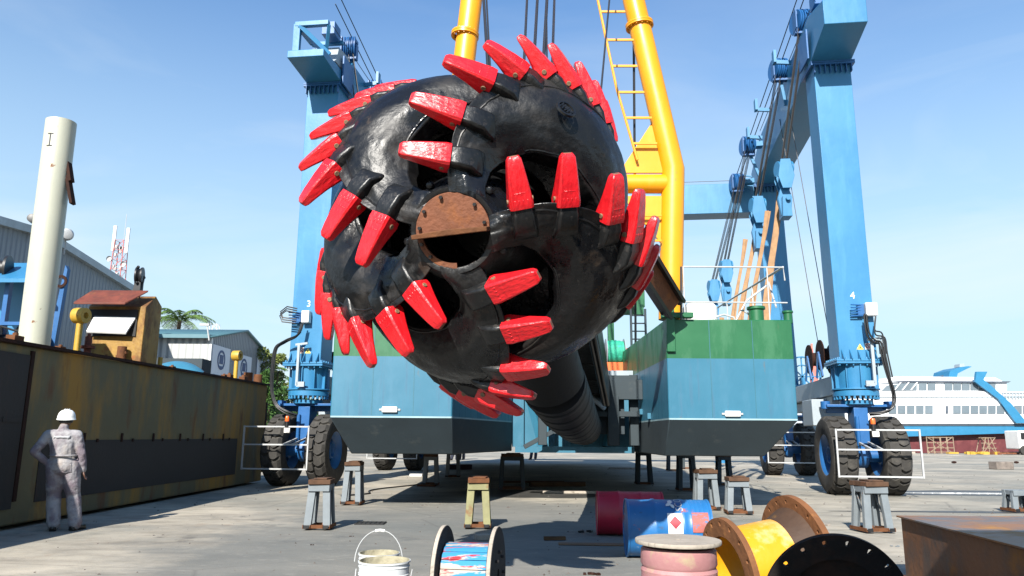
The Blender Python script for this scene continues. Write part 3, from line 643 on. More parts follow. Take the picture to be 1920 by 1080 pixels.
def travel_lift():
    root = thing('travel_lift', 'tall blue mobile boat hoist on big rubber tyres straddling the dredger hull', 'boat hoist', M=LM)
    T0 = None
    def P(name, mb, m, par=None, bev=0.0, sm=35): return mb.build(name, m, par or root, world=False, bevel=bev, smooth=sm)
    def wheel(x, y):
        nonlocal T0
        if T0 is None:
            t = P('wheel', tyre_mesh(), m_tyre, sm=30)
            for s in (-1,):
                r = MB(); r.lathe((0, 0, 0), (1, 0, 0), [(0, .10), (.16, .10), (.18, .17), (.22, .17), (.24, .07), (.36, .06), (.42, .12), (.46, .22), (.52, .26), (.52, .2), (.46, -.2), (.52, -.26), (.46, -.22), (.42, -.12), (.36, -.06), (.24, -.07), (.22, -.17), (.18, -.17), (.16, -.10), (0, -.10)], 40)
                for i in range(12):
                    a = 2 * math.pi * i / 12
                    for sg in (-1, 1): r.cyl((sg * .05, .3 * math.cos(a), .3 * math.sin(a)), (sg * .1, .3 * math.cos(a), .3 * math.sin(a)), .022, n=6)
                P('rim', r, m_dblue, t)
            T0 = t; o = t
        else: o = copy_tree(T0, root)
        o.location = (x, y, .975); o.rotation_euler = (random.Random(x * 7 + y).uniform(0, 6), 0, 0)
    m_no = mat('white_lettering', (.8, .8, .8), .5, var=.02)
    m_yw = mat('warning_yellow', (.75, .62, .12), .5); m_cr = mat('sticker_white', (.72, .7, .66), .5); m_rd = mat('sticker_red', (.6, .05, .03), .5); m_gl = mat('lamp_orange', (.85, .13, .02), .25, var=.05)
    for side in (-1, 1):
        for y in (0, 9.9):
            front = y == 0; X = 7.42 * side + (.45 if not front and side > 0 else 0) * 1.0
            wheel(X - .62, y); wheel(X + .62, y)
            b = MB()                                           # axle strut between the tyres
            b.box((X, y, 1.72), (.34, .55, .9)); b.box((X, y, 1.1), (.26, .42, .7)); b.cyl((X - .5, y, .975), (X + .5, y, .975), .17, n=20)
            b.lathe((X, y, .975), (1, 0, 0), [(.30, -.12), (.32, -.1), (.32, .1), (.30, .12), (0, .12)], 24)
            b.lathe((X, y, .975), (-1, 0, 0), [(.30, .1), (0, .12)], 24)
            b.box((X, y, 2.22), (1.6, .42, .07)); b.box((X, y + .15, 2.12), (1.5, .12, .16))
            for sx in (-1, 1): b.cyl((X + sx * .78, y, 2.14), (X + sx * .78, y, 2.34), .12, n=16)
            b.cyl((X - .12, y - .32, 1.2), (X - .12, y - .32, 1.95), .05, n=10); b.cyl((X - .12, y - .32, 1.0), (X - .12, y - .32, 1.4), .03, n=10)
            P('bogie', b, m_dblue, bev=.012)
            b = MB()                                           # slewing ring and pedestal
            b.cyl((X, y, 2.25), (X, y, 2.36), .40, n=32); b.cyl((X, y, 2.46), (X, y, 2.60), .56, n=40); b.cyl((X, y, 2.62), (X, y, 2.66), .59, n=40)
            for i in range(26):
                a = 2 * math.pi * i / 26; b.box((X + .53 * math.cos(a), y + .53 * math.sin(a), 2.42), (.05, .05, .09), Matrix.Rotation(a, 3, 'Z'))
            b.cyl((X, y, 2.66), (X, y, 3.28), .46, .50, n=32)
            for i in range(10):
                a = 2 * math.pi * i / 10 + .3; b.box((X + .49 * math.cos(a), y + .49 * math.sin(a), 2.94), (.14, .025, .56), Matrix.Rotation(a, 3, 'Z'))
            b.box((X, y, 3.30), (1.16, 1.16, .05)); b.box((X, y, 3.36), (1.16, 1.16, .05))
            for i in range(7):
                for sg in (-1, 1):
                    b.cyl((X - .5 + i * .167, y + sg * .53, 3.22), (X - .5 + i * .167, y + sg * .53, 3.44), .022, n=6)
                    b.cyl((X + sg * .53, y - .5 + i * .167, 3.22), (X + sg * .53, y - .5 + i * .167, 3.44), .022, n=6)
            P('slew_ring', b, m_blue, bev=.006)
            # leg: slightly splayed box column
            xt = 7.36 * side + (.3 if not front and side > 0 else 0); hz = (11.78 if side < 0 else 11.62) if front else 11.45
            b = MB(); w0, w1, d0 = .92, .98, .86
            vs = [Vector((X + i * w0 / 2, y + j * d0 / 2, 3.385)) for i, j in ((-1, -1), (1, -1), (1, 1), (-1, 1))] + [Vector((xt + i * w1 / 2, y + j * d0 / 2, hz)) for i, j in ((-1, -1), (1, -1), (1, 1), (-1, 1))]
            b.add(vs, [(0, 1, 2, 3), (4, 5, 6, 7), (0, 1, 5, 4), (1, 2, 6, 5), (2, 3, 7, 6), (3, 0, 4, 7)])
            for i in range(5):
                for j in (-1, 1): b.prism([(0, 0), (.22, 0), (0, .28)], lambda p, q, d, i=i, j=j: Vector((X - .4 + i * .2 + d, y + j * (d0 / 2 + p), 3.385 + q)), -.012, .012)
            lg = P('leg', b, m_blue, bev=.015)
            b = MB(); b.box((xt, y, hz + .02), (1.16, 1.1, .05)); b.box((xt, y, hz - .04), (1.16, 1.1, .05))
            for i in range(8):
                b.box((xt - .49 + i * .14, y - d0 / 2 - .06, hz - .18), (.02, .12, .22)); b.cyl((xt - .5 + i * .143, y - .5, hz - .1), (xt - .5 + i * .143, y - .5, hz + .07), .02, n=6)
            P('head_flange', b, m_dblue, lg)
            if front:
                n_ = MB(); txt = '3' if side < 0 else '4'
                zz = 5.05; text_into(n_, txt, .26, lambda a, c, d: Vector((X + side * -.02 + a, y - d0 / 2 - .004 - d, zz + c))); P('number', n_, m_no, lg)
                e = MB(); cx = X + (.02 if side < 0 else .36); e.box((cx, y - d0 / 2 - .12, 4.66), (.28 if side > 0 else .22, .2, .34)); P('control_box', e, m_white, lg, bev=.012)
                e = MB(); e.box((cx - .24, y - d0 / 2 - .08, 4.66), (.16, .12, .28)); 
                for q in range(5): e.cyl((cx - .5, y - .55 - .02 * q, 4.5 + q * .07), (cx - .2, y - .55, 4.5 + q * .07), .018, n=6)
                P('valve_block', e, m_dblue, lg)
                # warning signs
                tx = X + (-.12 if side < 0 else .06)
                s = MB(); s.prism([(-.09, 0), (.09, 0), (0, .15)], lambda a, c, d: Vector((tx + (.2 if side < 0 else 0) + a, y - d0 / 2 - .003 - d, 3.64 + c)), 0, .004); sg_ = P('warning_sign', s, m_yw, lg)
                s = MB(); s.prism([(-.02, .03), (.02, .03), (.006, .10), (-.006, .10)], lambda a, c, d: Vector((tx + (.2 if side < 0 else 0) + a, y - d0 / 2 - .008 - d, 3.64 + c)), 0, .002); P('exclamation', s, m_hose, sg_)
                s = MB(); ox = tx + (-.0 if side < 0 else .2); s.box((ox, y - d0 / 2 - .006, 3.72), (.16, .006, .17)); st = P('notice', s, m_cr, lg)
                s = MB(); s.lathe((ox, y - d0 / 2 - .010, 3.73), (0, -1, 0), [(.048, 0), (.066, 0), (.066, .003), (.048, .003)], 20, closed=True); s.box((ox, y - d0 / 2 - .012, 3.73), (.1, .003, .016), Matrix.Rotation(.7, 3, 'Y')); P('prohibition_ring', s, m_rd, st)
                # hoses
                h = MB(); hs = side; bx = X + (.0 if side < 0 else .30); yb = y - .75
                if side < 0:
                    path = [(bx, yb, 4.45), (bx - .1, yb - .05, 4.1), (bx - .45, yb, 3.95), (bx - .72, yb, 3.75), (bx - .78, yb, 3.2), (bx - .76, yb, 2.6), (bx - .6, yb, 2.2), (bx - .3, yb - .02, 2.0), (bx - .05, yb + .1, 1.9)]
                    lp = [(bx - .2, yb, 4.8), (bx - .5, yb, 4.86), (bx - .68, yb, 4.72), (bx - .6, yb, 4.55), (bx - .2, yb, 4.5)]
                    for k in range(3): h.tube([(p[0] + .02 * math.sin(k), p[1], p[2] + .06 * k - .05) for p in lp], .018, 8)
                else:
                    path = [(bx - .15, yb, 4.5), (bx - .12, yb, 4.0), (bx + .02, yb, 3.8), (bx + .15, yb, 3.75), (bx + .2, yb, 3.3), (bx + .28, yb, 2.9), (bx + .36, yb, 2.5), (bx + .3, yb, 2.15), (bx + .05, yb, 2.02), (bx - .2, yb + .1, 2.0)]
                def cat(pts, n=6):
                    o_ = []; q = [Vector(p) for p in pts]; q = [q[0]] + q + [q[-1]]
                    for i in range(1, len(q) - 2):
                        for t in range(n):
                            t_ = t / n; a, b_, c, d = q[i - 1], q[i], q[i + 1], q[i + 2]
                            o_.append(.5 * ((2 * b_) + (-a + c) * t_ + (2 * a - 5 * b_ + 4 * c - d) * t_ ** 2 + (-a + 3 * b_ - 3 * c + d) * t_ ** 3))
                    return o_ + [q[-1]]
                for k in range(4): h.tube(cat([(p[0] + .035 * math.cos(k * 1.7), p[1] + .035 * math.sin(k * 1.7), p[2] + .03 * math.sin(i + k * 2)) for i, p in enumerate(path)]), .021, 8)
                if side > 0:
                    for k in range(2): h.tube(cat([(bx + .1, yb, 4.45), (bx + .05, yb, 4.1 - .1 * k), (bx + .22 + .05 * k, yb, 4.0 - .1 * k), (bx + .25 + .05 * k, yb, 3.5), (bx + .32 + .05 * k, yb, 2.9)]), .019, 8)
                P('hydraulic_hose', h, m_hose)
                r = MB(); rx = X - .1 if side < 0 else X + .28
                r.beam((rx, y - .64, 2.72), (rx, y - .64, 3.9), .07, .07); r.beam((rx - (0 if side < 0 else .22), y - .64, 2.76), (rx + (.22 if side < 0 else 0), y - .64, 2.76), .07, .14); r.beam((rx - .1, y - .64, 3.86), (rx + .25, y - .64, 3.9), .06, .06)
                if side > 0:
                    for q in range(3): r.cyl((rx + .18 + q * .07, y - .66, 3.5), (rx + .18 + q * .07, y - .66, 3.95), .022, n=8)
                P('hose_bracket', r, m_cgrey)
                # wheel guard: white rectangular bumper frame with beacon
                gx0, gx1 = (-8.66, -6.86) if side < 0 else (6.5, 8.42)
                gd = MB(); gy = y - 1.22
                for a, c in (((gx0, gy, .5), (gx1, gy, .5)), ((gx0, gy, 1.13), (gx1, gy, 1.13)), ((gx0, gy, 1.6), (gx1, gy, 1.6)), ((gx0, gy, .475), (gx0, gy, 1.625)), ((gx1, gy, .475), (gx1, gy, 1.625))): gd.beam(a, c, .038, .038)
                for x in (X - .12, X + .12): gd.beam((x, gy, 1.13), (x, y - .25, 1.3), .05, .05)
                if side < 0:
                    gd.beam((gx1, gy, .5), (gx1, gy - .0, .5), .05, .05)
                G = P('wheel_guard', gd, m_steelw)
                lp = MB(); lp.cyl((X - .05, gy - .02, 1.60), (X - .05, gy - .02, 1.74), .055, n=14); P('beacon_base', lp, m_hose, G)
                lp = MB(); lp.lathe((X - .05, gy - .02, 1.74), (0, 0, 1), [(.055, 0), (.055, .1), (.04, .135), (0, .14)], 14); P('beacon', lp, m_gl, G)
                lp = MB(); lp.box((X - .02, gy - .05, 1.5), (.16, .06, .13)); P('lamp_box', lp, m_cr, G, bev=.01)
            else:
                gd = MB(); gy = y - 1.22; gx0, gx1 = X - 1.0, X + 1.0
                for a, c in (((gx0, gy, .5), (gx1, gy, .5)), ((gx0, gy, 1.13), (gx1, gy, 1.13)), ((gx0, gy, 1.6), (gx1, gy, 1.6)), ((gx0, gy, .475), (gx0, gy, 1.625)), ((gx1, gy, .475), (gx1, gy, 1.625))): gd.beam(a, c, .038, .038)
                for x in (X - .12, X + .12): gd.beam((x, gy, 1.13), (x, y - .25, 1.3), .05, .05)
                P('wheel_guard', gd, m_steelw)
        X = 7.42 * side
        # lower sill beam along each side
        b = MB(); x2 = X + (.45 if side > 0 else 0); yA, yB = .5, 9.4
        b.beam((X - .05 * side, yA, 2.82), (x2 - .05 * side, yB, 2.86), .5, .52); b.beam((X, yA + 1.0, 2.42), (x2, yB - 1.5, 2.42), .34, .3)
        s_ = P('sill_beam', b, m_cgrey, bev=.015)
        b = MB(); b.bb(X - .55, X + .35, 2.2, 3.3, 1.75, 2.5); P('oil_tank', b, m_cgrey, s_, bev=.02)
        # winch drums on the sill
        for yy_ in (1.7, 2.9):
            b = MB(); q = (X - .05 * side, yy_, 3.72)
            b.lathe((q[0] - .32, q[1], q[2]), (1, 0, 0), [(0, 0), (.44, 0), (.44, .03), (.2, .05), (.2, .6), (.44, .62), (.44, .65), (0, .65)], 28); w = P('winch_drum', b, m_rustd)
            b = MB(); b.beam((q[0] - .36, q[1] - .3, 3.09), (q[0] - .36, q[1], 3.8), .04, .1); b.beam((q[0] + .36, q[1] - .3, 3.09), (q[0] + .36, q[1], 3.8), .04, .1)
            b.beam((q[0] - .36, q[1] + .3, 3.09), (q[0] - .36, q[1], 3.8), .04, .1); b.beam((q[0] + .36, q[1] + .3, 3.09), (q[0] + .36, q[1], 3.8), .04, .1); b.cyl((q[0] - .36, q[1], q[2]), (q[0] + .36, q[1], q[2]), .05); P('winch_frame', b, m_dblue, w)
        # top girder: box with raked front end and haunch at the rear
        b = MB(); xg = 7.32 * side; xs = .4 if side > 0 else 0
        def gf(y_, z_, d): return Vector((xg + xs * max(0, y_) / 9.9 + d, y_, z_))
        b.prism([(-1.95, 12.66), (-1.95, 11.97), (-.6, 11.67), (.6, 11.67), (1.5, 11.5), (10.4, 11.50), (10.4, 12.3), (8, 12.9), (-.6, 13.0)] if side > 0 else [(-1.95, 12.12), (-1.95, 11.9), (-.6, 11.83), (.6, 11.83), (1.6, 11.5), (10.4, 11.5), (10.4, 12.3), (8, 12.9), (.4, 12.9), (-.3, 12.2)], gf, -.54, .54)
        gd = P('top_girder', b, m_blue, bev=.015)
        b = MB()     # low rails of thin wire along the top
        b.tube([gf(-1.3, 13.2, -.5), gf(8, 13.2, -.5)], .012, 5); b.tube([gf(-1.3, 13.2, .5), gf(8, 13.2, .5)], .012, 5)
        P('safety_wire', b, m_wire, gd)
        # carriage frame above the front end (left side shows it against the sky)
        zi = -side
        if side < 0:
            b = MB(); xa, xb = xg - .45, xg + .55
            b.beam((xa, -1.7, 13.55), (xb, -1.7, 13.55), .16, .14); b.beam((xa + .06, -1.7, 12.68), (xa + .06, -1.7, 13.55), .2, .14); b.beam((xa + .1, -1.7, 13.5), (xb - .1, -1.3, 12.75), .2, .14); b.beam((xb, -1.7, 13.5), (xb - .25, -1.2, 12.8), .1, .1)
            b.beam((xa, -.5, 13.6), (xb, -.5, 13.6), .12, .12); b.beam((xa, -1.7, 13.57), (xa, -.5, 13.62), .1, .1)
            b.v = [v + Vector((0, 0, -.5)) for v in b.v]
            P('end_frame', b, m_blue, gd, bev=.008)
            b = MB(); b.prism([(-.9, 12.28), (.2, 12.28), (.2, 12.95), (-.7, 12.85)], gf, -.35, .5); P('winch_housing', b, m_cgrey, gd, bev=.01)
        # hoist units: bracket, sheave box, ropes, lower block
        for i, (yh, xo, zt, xb_, zb) in enumerate(((.45, 6.9, 13.45, 6.1, 8.75), (2.7, 6.72, 13.1, 5.78, 8.4), (7.2, 6.5, 12.3, 5.45, 7.45), (9.1, 6.38, 11.5, 5.25, 7.1))):
            xo *= side; xb_ *= side
            b = MB(); b.beam((xo, yh, zt), (xg - side * .3, yh, zt + .02), .34, .2); b.beam((xo, yh + .1, zt - .1), (xg - side * .45, yh + .1, zt - 1.2 if zt > 12 else zt - .2), .1, .1)
            b.beam((xo, yh - .2, zt + .25), (xg - side * .4, yh - .2, zt + .15), .05, .05)
            B_ = P('hoist_bracket', b, m_blue, gd, bev=.008)
            b = MB()
            for k in range(3): b.lathe((xo - .2 + k * .13, yh, zt), (1, .25, 0), [(0, 0), (.36, 0), (.36, .03), (.30, .05), (.36, .07), (.36, .10), (0, .10)], 20)
            b.box((xo, yh, zt - .16), (.46, .2, .5)); b.box((xo, yh, zt + .22), (.4, .3, .1)); b.box((xo - .22, yh, zt), (.03, .5, .6)); P('sheave', b, m_dblue, B_)
            b = MB(); rd = random.Random(i)
            for k in range(6):
                dx = (-.12 + .05 * k) ; dy = -.16 + .13 * (k % 3); b.tube([(xo + dx * side, yh + dy, zt - .1), (xb_ + dx * .8 * side, yh + dy, zb + .3)], .0125, 5)
            P('hoist_rope', b, m_wire, B_)
            b = MB()
            for k in range(3): b.lathe((xb_ - .15 + k * .11, yh, zb + .12), (1, .2, 0), [(0, 0), (.17, 0), (.17, .03), (.13, .045), (.17, .06), (.17, .09), (0, .09)], 18)
            for sy in (-.2, 0, .2): b.prism([(-.1, .28), (.1, .28), (.17, -.1), (.09, -.38), (-.09, -.38), (-.17, -.1)], lambda a, c, d, sy=sy: Vector((xb_ + a, yh + sy + d, zb + c)), -.012, .012)
            b.prism([(-.07, -.3), (.07, -.3), (.15, -.55), (.1, -.95), (-.1, -.95), (-.15, -.55)], lambda a, c, d: Vector((xb_ - side * .02 + a, yh + d, zb + c)), -.06, .06); b.cyl((xb_, yh - .26, zb - .62), (xb_, yh + .26, zb - .62), .05, n=10)
            b.prism([(-.08, -.55), (.08, -.55), (.1, -1.0), (-.1, -1.0)], lambda a, c, d: Vector((xb_ - side * .02 + a, yh + d * 3, zb + c)), -.06, .06)
            b.v = [Vector((xb_, yh, zb)) + (v - Vector((xb_, yh, zb))) * 1.3 for v in b.v]; P('hook_block', b, m_blue, gd, bev=.006)
        # intermediate guide rollers with the long pull ropes
        for yh, z in ((1.6, 13.1), (4.6, 12.9), (6.2, 12.55)):
            b = MB(); b.beam((xg - side * .5, yh, z - .35), (xg - side * 1.0, yh, z - .3), .08, .12); b.box((xg - side * 1.0, yh, z - .15), (.08, .25, .4)); P('guide_roller', b, m_blue, gd)
        b = MB(); xi = 6.75 * side
        b.tube([(xi + side * .1, -1.0, 14.5), (xi - side * .35, 9.2, 11.9)], .016, 5); b.tube([(xi + side * .15, -1.0, 14.1), (xi - side * .25, 9.2, 11.75)], .016, 5)
        P('pull_rope', b, m_wired, gd)
        b = MB()
        for yy_ in (1.7, 2.9):
            b.tube([(X - .05 * side, yy_, 4.1), (xg - side * .4, yy_ + 1.0, 11.9)], .012, 5)
        P('winch_rope', b, m_wired, gd)
        # bolt clusters / end plates
        b = MB(); b.box((xg - side * .6, -.1, 12.2), (.05, .9, .9)); P('end_plate', b, m_dblue, gd, bev=.01); b = MB(); b.box((xg - side * .3, -.9, 13.25), (.4, .5, .4)); P('winch_motor', b, m_dblue, gd, bev=.01)
    b = MB(); b.bb(-6.76, 7.1, 9.5, 10.4, 10.35, 11.6); P('cross_girder', b, m_blue, bev=.015)
    b = MB(); b.tube([(-6.7, 9.5, 11.72), (7.1, 9.5, 11.72)], .012, 5); P('safety_wire', b, m_wire)
travel_lift()
# slings hanging from the hook blocks
rs = random.Random(2)
sl_ = [(1, 1463, 350, 1428, 655, 20.75, .17, 'wide tan lifting sling hanging nearest the front right leg of the blue hoist'), (1, 1438, 395, 1398, 655, 21.6, .11, 'tan lifting sling, second from the front right leg of the hoist'),
       (1, 1418, 418, 1378, 655, 22.8, .12, 'thin tan lifting sling between two tan slings above the green rail'), (1, 1396, 448, 1366, 655, 23.4, .09, 'thin tan lifting sling just right of the two far slings'),
       (1, 1352, 595, 1343, 655, 27.3, .11, 'short pale sling below the small blue hook block behind the rail'), (1, 1337, 592, 1331, 655, 28.2, .09, 'leftmost short pale sling beside the white vent pot')]
for _, x0, y0, x1, y1, Y, w, lb in sl_:
    a, c = along(x0, y0, Y), along(x1, y1, Y + .1); b = MB(); n = 10; vs = []; wd = Vector((1, -.1, 0))
    for off in (0, .05):
        k = len(b.v); 
        for i in range(n): 
            t0, t1 = i / n, (i + 1) / n
            def pt(t): return a + (c - a) * t + Vector((.03 * math.sin(t * 7 + off * 30) + off, off, 0))
            p, q = pt(t0), pt(t1); b.add([p - wd * w / 2, p + wd * w / 2, q + wd * w / 2, q - wd * w / 2, p - wd * w / 2 + Vector((0, .02, 0)), p + wd * w / 2 + Vector((0, .02, 0)), q + wd * w / 2 + Vector((0, .02, 0)), q - wd * w / 2 + Vector((0, .02, 0))], [(0, 1, 2, 3), (7, 6, 5, 4), (0, 3, 7, 4), (1, 5, 6, 2)])
    tag(b.build('lifting_sling', m_sling), lb, 'sling', 'lifting slings on the blue hoist')
# ------------------------------------------------------------------ steel trestles in the yard
m_block = mat('block_brown', (.105, .058, .035), .85, var=.35, sc=4, patches=[((.05, .035, .03), 6, .55, .1, .7), ((.20, .09, .05), 5, .6, .08, .6)], bump=.4, bsc=14, spec=.2)
def trestle(px, py, label, h=.66, w=.40, d=.42, m=None, rz=0.0, X=None, top=None, blockm=None, blockh=.07, blab=None, leg=.11):
    c = ground(px, py) if X is None else Vector((X[0], X[1], 0)); c.y += d / 2
    root = thing('steel_trestle', label, 'trestle', (c.x, c.y, 0), rz, 'steel trestles standing in the yard')
    m = m or m_stand; lg = leg; blockm = blockm or m_block
    def P(n, b, mm=m, par=None, bev=.004): return b.build(n, mm, par or root, world=False, bevel=bev)
    for sx in (-1, 1):
        for sy in (-1, 1):
            b = MB(); x0, y0 = sx * (w / 2 - lg / 2), sy * (d / 2 - .04); x1, y1 = sx * (w / 2 - lg * .85), sy * (d / 2 - .08)
            b.beam((x0, y0, .05), (x1, y1, h - .05), lg, .012, up=(0, 1, 0))
            for s2 in (-1, 1): b.beam((x0 + s2 * (lg / 2 - .006), y0 + sy * -.035, .05), (x1 + s2 * (lg / 2 - .006), y1 - sy * .035, h - .05), .012, .06, up=(0, 1, 0))
            P('leg', b)
    b = MB()
    for sx in (-1, 1):
        b.beam((sx * (w / 2 - .05), -d / 2, .03), (sx * (w / 2 - .05), d / 2, .03), .11, .012); b.beam((sx * (w / 2 - .105), -d / 2, .055), (sx * (w / 2 - .105), d / 2, .055), .01, .05); b.beam((sx * (w / 2 - .0), -d / 2, .055), (sx * (w / 2 - .0), d / 2, .055), .01, .05)
    b.beam((-w / 2 + .1, -d / 2 + .05, .05), (w / 2 - .1, -d / 2 + .05, .05), .05, .05); b.beam((-w / 2 + .1, d / 2 - .05, .05), (w / 2 - .1, d / 2 - .05, .05), .05, .05)
    P('foot_rail', b, m_rusto)
    for sx in (-1, 1): b = MB(); b.box((sx * (w / 2 - .055), -d / 2 - .004, .052), (.085, .012, .05)); P('hollow_end_shade', b, m_hose)  # solid black boxes stand for the shade inside the hollow rail ends
    b = MB()
    for sy in (-1, 1): b.beam((-w / 2 + .04, sy * (d / 2 - .08), h - .05), (w / 2 - .04, sy * (d / 2 - .08), h - .05), .08, .1)
    for sx in (-1, 1): b.beam((sx * (w / 2 - .1), -d / 2 + .06, h - .045), (sx * (w / 2 - .1), d / 2 - .06, h - .045), .10, .085)
    P('top_frame', b)
    for sx in (-1, 1):
        b = MB(); b.beam((sx * (w / 2 - .06), -d / 2 + .06, .1), (sx * (w / 2 - .09), d / 2 - .1, h - .12), .012, .035); P('brace', b)
    if blab:
        t = MB(); t.box((0, 0, blockh / 2), (w * .82, d * .95, blockh), Matrix.Rotation(.05, 3, 'Z')); t.box((.03, -.02, -.0 + blockh + .012), (w * .5, d * .7, .022), Matrix.Rotation(-.1, 3, 'Z'))
        o = t.build('timber_block', blockm or m_wood, world=False, bevel=.006); o.location = (c.x, c.y, h + .002); o.rotation_euler = (0, 0, rz); tag(o, blab, 'timber block', 'timber blocks on the steel trestles')
trestle(592, 995, 'grey steel trestle with a brown block on top, nearest the camera left of the cutter', m=m_stand, blockm=m_block, blab='rusty brown block on the grey trestle in front of the left crane wheels')
trestle(657, 948, 'grey steel trestle just behind and right of the one nearest the left wheels', h=.78, blab='thin dark timber on the second grey trestle from the left', rz=-.05)
trestle(895, 993, 'yellowish primer steel trestle standing behind the low cable spool', h=.68, m=m_standy, blockm=m_rusto, blab='rusty block on the yellowish trestle')
trestle(806, 911, 'dark grey trestle under the left pontoon bow, in the middle distance', h=.8, w=.46, blab='dark pad on the trestle under the left pontoon')
trestle(848, 896, 'grey two legged looking trestle farthest back under the left pontoon', h=.85, w=.5, blab='timber on the farthest trestle under the left pontoon')
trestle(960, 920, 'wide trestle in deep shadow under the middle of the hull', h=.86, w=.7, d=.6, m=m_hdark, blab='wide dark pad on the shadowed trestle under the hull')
trestle(1330, 958, 'grey trestle with an orange rusty top rail behind the blue drum', h=.70, w=.46, blockm=m_block, blab='rusty plate on the trestle behind the blue drum', rz=.05)
trestle(1391, 966, 'grey trestle with a pinkish block right beside the yellow pipe', h=.60, w=.46, blockm=m_block, blab='worn reddish block on the trestle beside the yellow pipe', rz=-.1)
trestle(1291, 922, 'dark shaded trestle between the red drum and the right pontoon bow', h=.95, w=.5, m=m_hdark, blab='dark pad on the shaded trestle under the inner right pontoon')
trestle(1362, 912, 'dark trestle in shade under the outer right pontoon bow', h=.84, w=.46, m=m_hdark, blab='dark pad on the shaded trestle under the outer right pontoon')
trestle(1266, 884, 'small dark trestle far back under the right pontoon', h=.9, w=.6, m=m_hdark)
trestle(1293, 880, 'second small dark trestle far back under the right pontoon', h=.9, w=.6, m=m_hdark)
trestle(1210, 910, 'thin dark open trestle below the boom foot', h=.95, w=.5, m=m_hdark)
trestle(1650, 1001, 'grey steel trestle with red block in front of the right crane wheels', h=.68, w=.46, d=.46, blockm=m_block, blab='dull red block on the trestle before the right crane wheels', rz=.12)
trestle(1925, 962, 'grey steel trestle cut by the right edge of the photo', h=.42, w=.5, d=.4, rz=.1)

# ------------------------------------------------------------------ foreground: drums, spools, flanged pipe, box, buckets
def drum(name, label, cat, c, ax, r, Ln, m, grp=None, end=None):
    ax = Vector(ax).normalized(); a = Vector(c) - ax * Ln / 2
    root = thing(name, label, cat, (c[0], c[1], 0), 0, grp)
    b = MB(); pr = [(0, .012), (r * .93, .012), (r * .95, 0), (r, 0), (r, .02), (r * .975, .03)]
    for k in (1, 2): z = Ln * k / 3; pr += [(r * .975, z - .03), (r * 1.0, z - .012), (r * 1.0, z + .012), (r * .975, z + .03)]
    for k in range(4): z = Ln * (.74 + .05 * k); pr += [(r * .975, z), (r * .985, z + .012), (r * .975, z + .024)]
    pr += [(r * .975, Ln - .03), (r, Ln - .02), (r, Ln), (r * .95, Ln), (r * .93, Ln - .012), (0, Ln - .012)]
    b.lathe(a, ax, pr, 40); b.build('drum_shell', m, root, smooth=30)
    h = ax.cross(Vector((0, 0, 1))).normalized()
    for end_, sgn in ((a, -1), (a + ax * Ln, 1)):
        k = MB(); q = end_ + Vector((0, 0, r * .6)) + h * .05; k.cyl(q - ax * .01 * -sgn, q + ax * .012 * sgn, .035, n=12); k.build('bung', m_hose, root)
    return root, a, ax, h
m_dred = mat('red_drum_paint', (0.5, 0.014, 0.045), 0.45, var=0.2, sc=3, patches=[((0.10, 0.03, 0.03), 5, 0.58, 0.1, 0.6), ((.3, .2, .15), 12, .68, .05, .4)], bump=.1)
m_dblu = mat('blue_drum_paint', (0.02, 0.16, 0.42), 0.4, var=0.15, sc=3, patches=[((0.42, 0.10, 0.07), 3.0, 0.60, 0.05, 0.8), ((.5, .6, .66), 9, .64, .06, .5), ((.04, .05, .08), 5, .62, .08, .6)], bump=.1)
drum('red_drum', 'dull red steel drum lying behind the blue drum', 'drum', (along(1180, 960, 11.3).x, 11.3, .31), (1, -.06, 0), .31, .95, m_dred, 'steel drums lying in the yard')
root, a, ax, h = drum('blue_drum', 'blue steel drum lying on its side with a red hazard diamond', 'drum', (along(1250, 990, 9.3).x, 9.3, .335), (1, -.05, 0), .335, .98, m_dblu, 'steel drums lying in the yard')
def on_drum(u, ang, off=.003):   # u along axis, ang from top toward the viewer (radians)
    n_ = Vector((0, 0, 1)) * math.cos(ang) + h * (-1 if h.y > 0 else 1) * math.sin(ang); return a + ax * u + n_ * (.335 * .985 + off)
b = MB(); N = 10
def patch(mb, u0, u1, a0, a1, off):
    vs = [on_drum(u0 + (u1 - u0) * i / N, a0 + (a1 - a0) * j / N, off) for i in range(N + 1) for j in range(N + 1)]
    mb.add(vs, [(i * (N + 1) + j, i * (N + 1) + j + 1, (i + 1) * (N + 1) + j + 1, (i + 1) * (N + 1) + j) for i in range(N) for j in range(N)])
patch(b, .46, .63, .95, 1.65, .006); b.build('hazard_label', m_white, root, fixn=False)
b = MB(); patch(b, .74, .93, .92, 1.6, .009); b.build('worn_red_patch', mat('faded_red', (.40, .10, .08), .6, var=.3, sc=6, patches=[((.05, .2, .4), 9, .55, .06, .9, (1, 3, 3))]), root, fixn=False)
b = MB(); cu, ca = .545, 1.28; vs = []
for t in range(13):
    for s in range(13):
        p, q = (t - 6) / 6, (s - 6) / 6; vs.append(on_drum(cu + (p + q) / 2 * .07, ca + (p - q) / 2 * .22, .010))
b.add(vs, [(i * 13 + j, i * 13 + j + 1, (i + 1) * 13 + j + 1, (i + 1) * 13 + j) for i in range(12) for j in range(12)])
b.build('hazard_diamond', mat('hazard_red', (.32, .01, .03), .5), root, fixn=False)
b = MB(); text_into(b, 'SCO', .125, lambda x, y, z: on_drum(.61 - y * 1.0, .50 - x / .33, .006 + abs(z)), .002); b.build('maker_lettering', m_white, root, fixn=False)
b = MB()     # bird-like leaf emblem next to the lettering
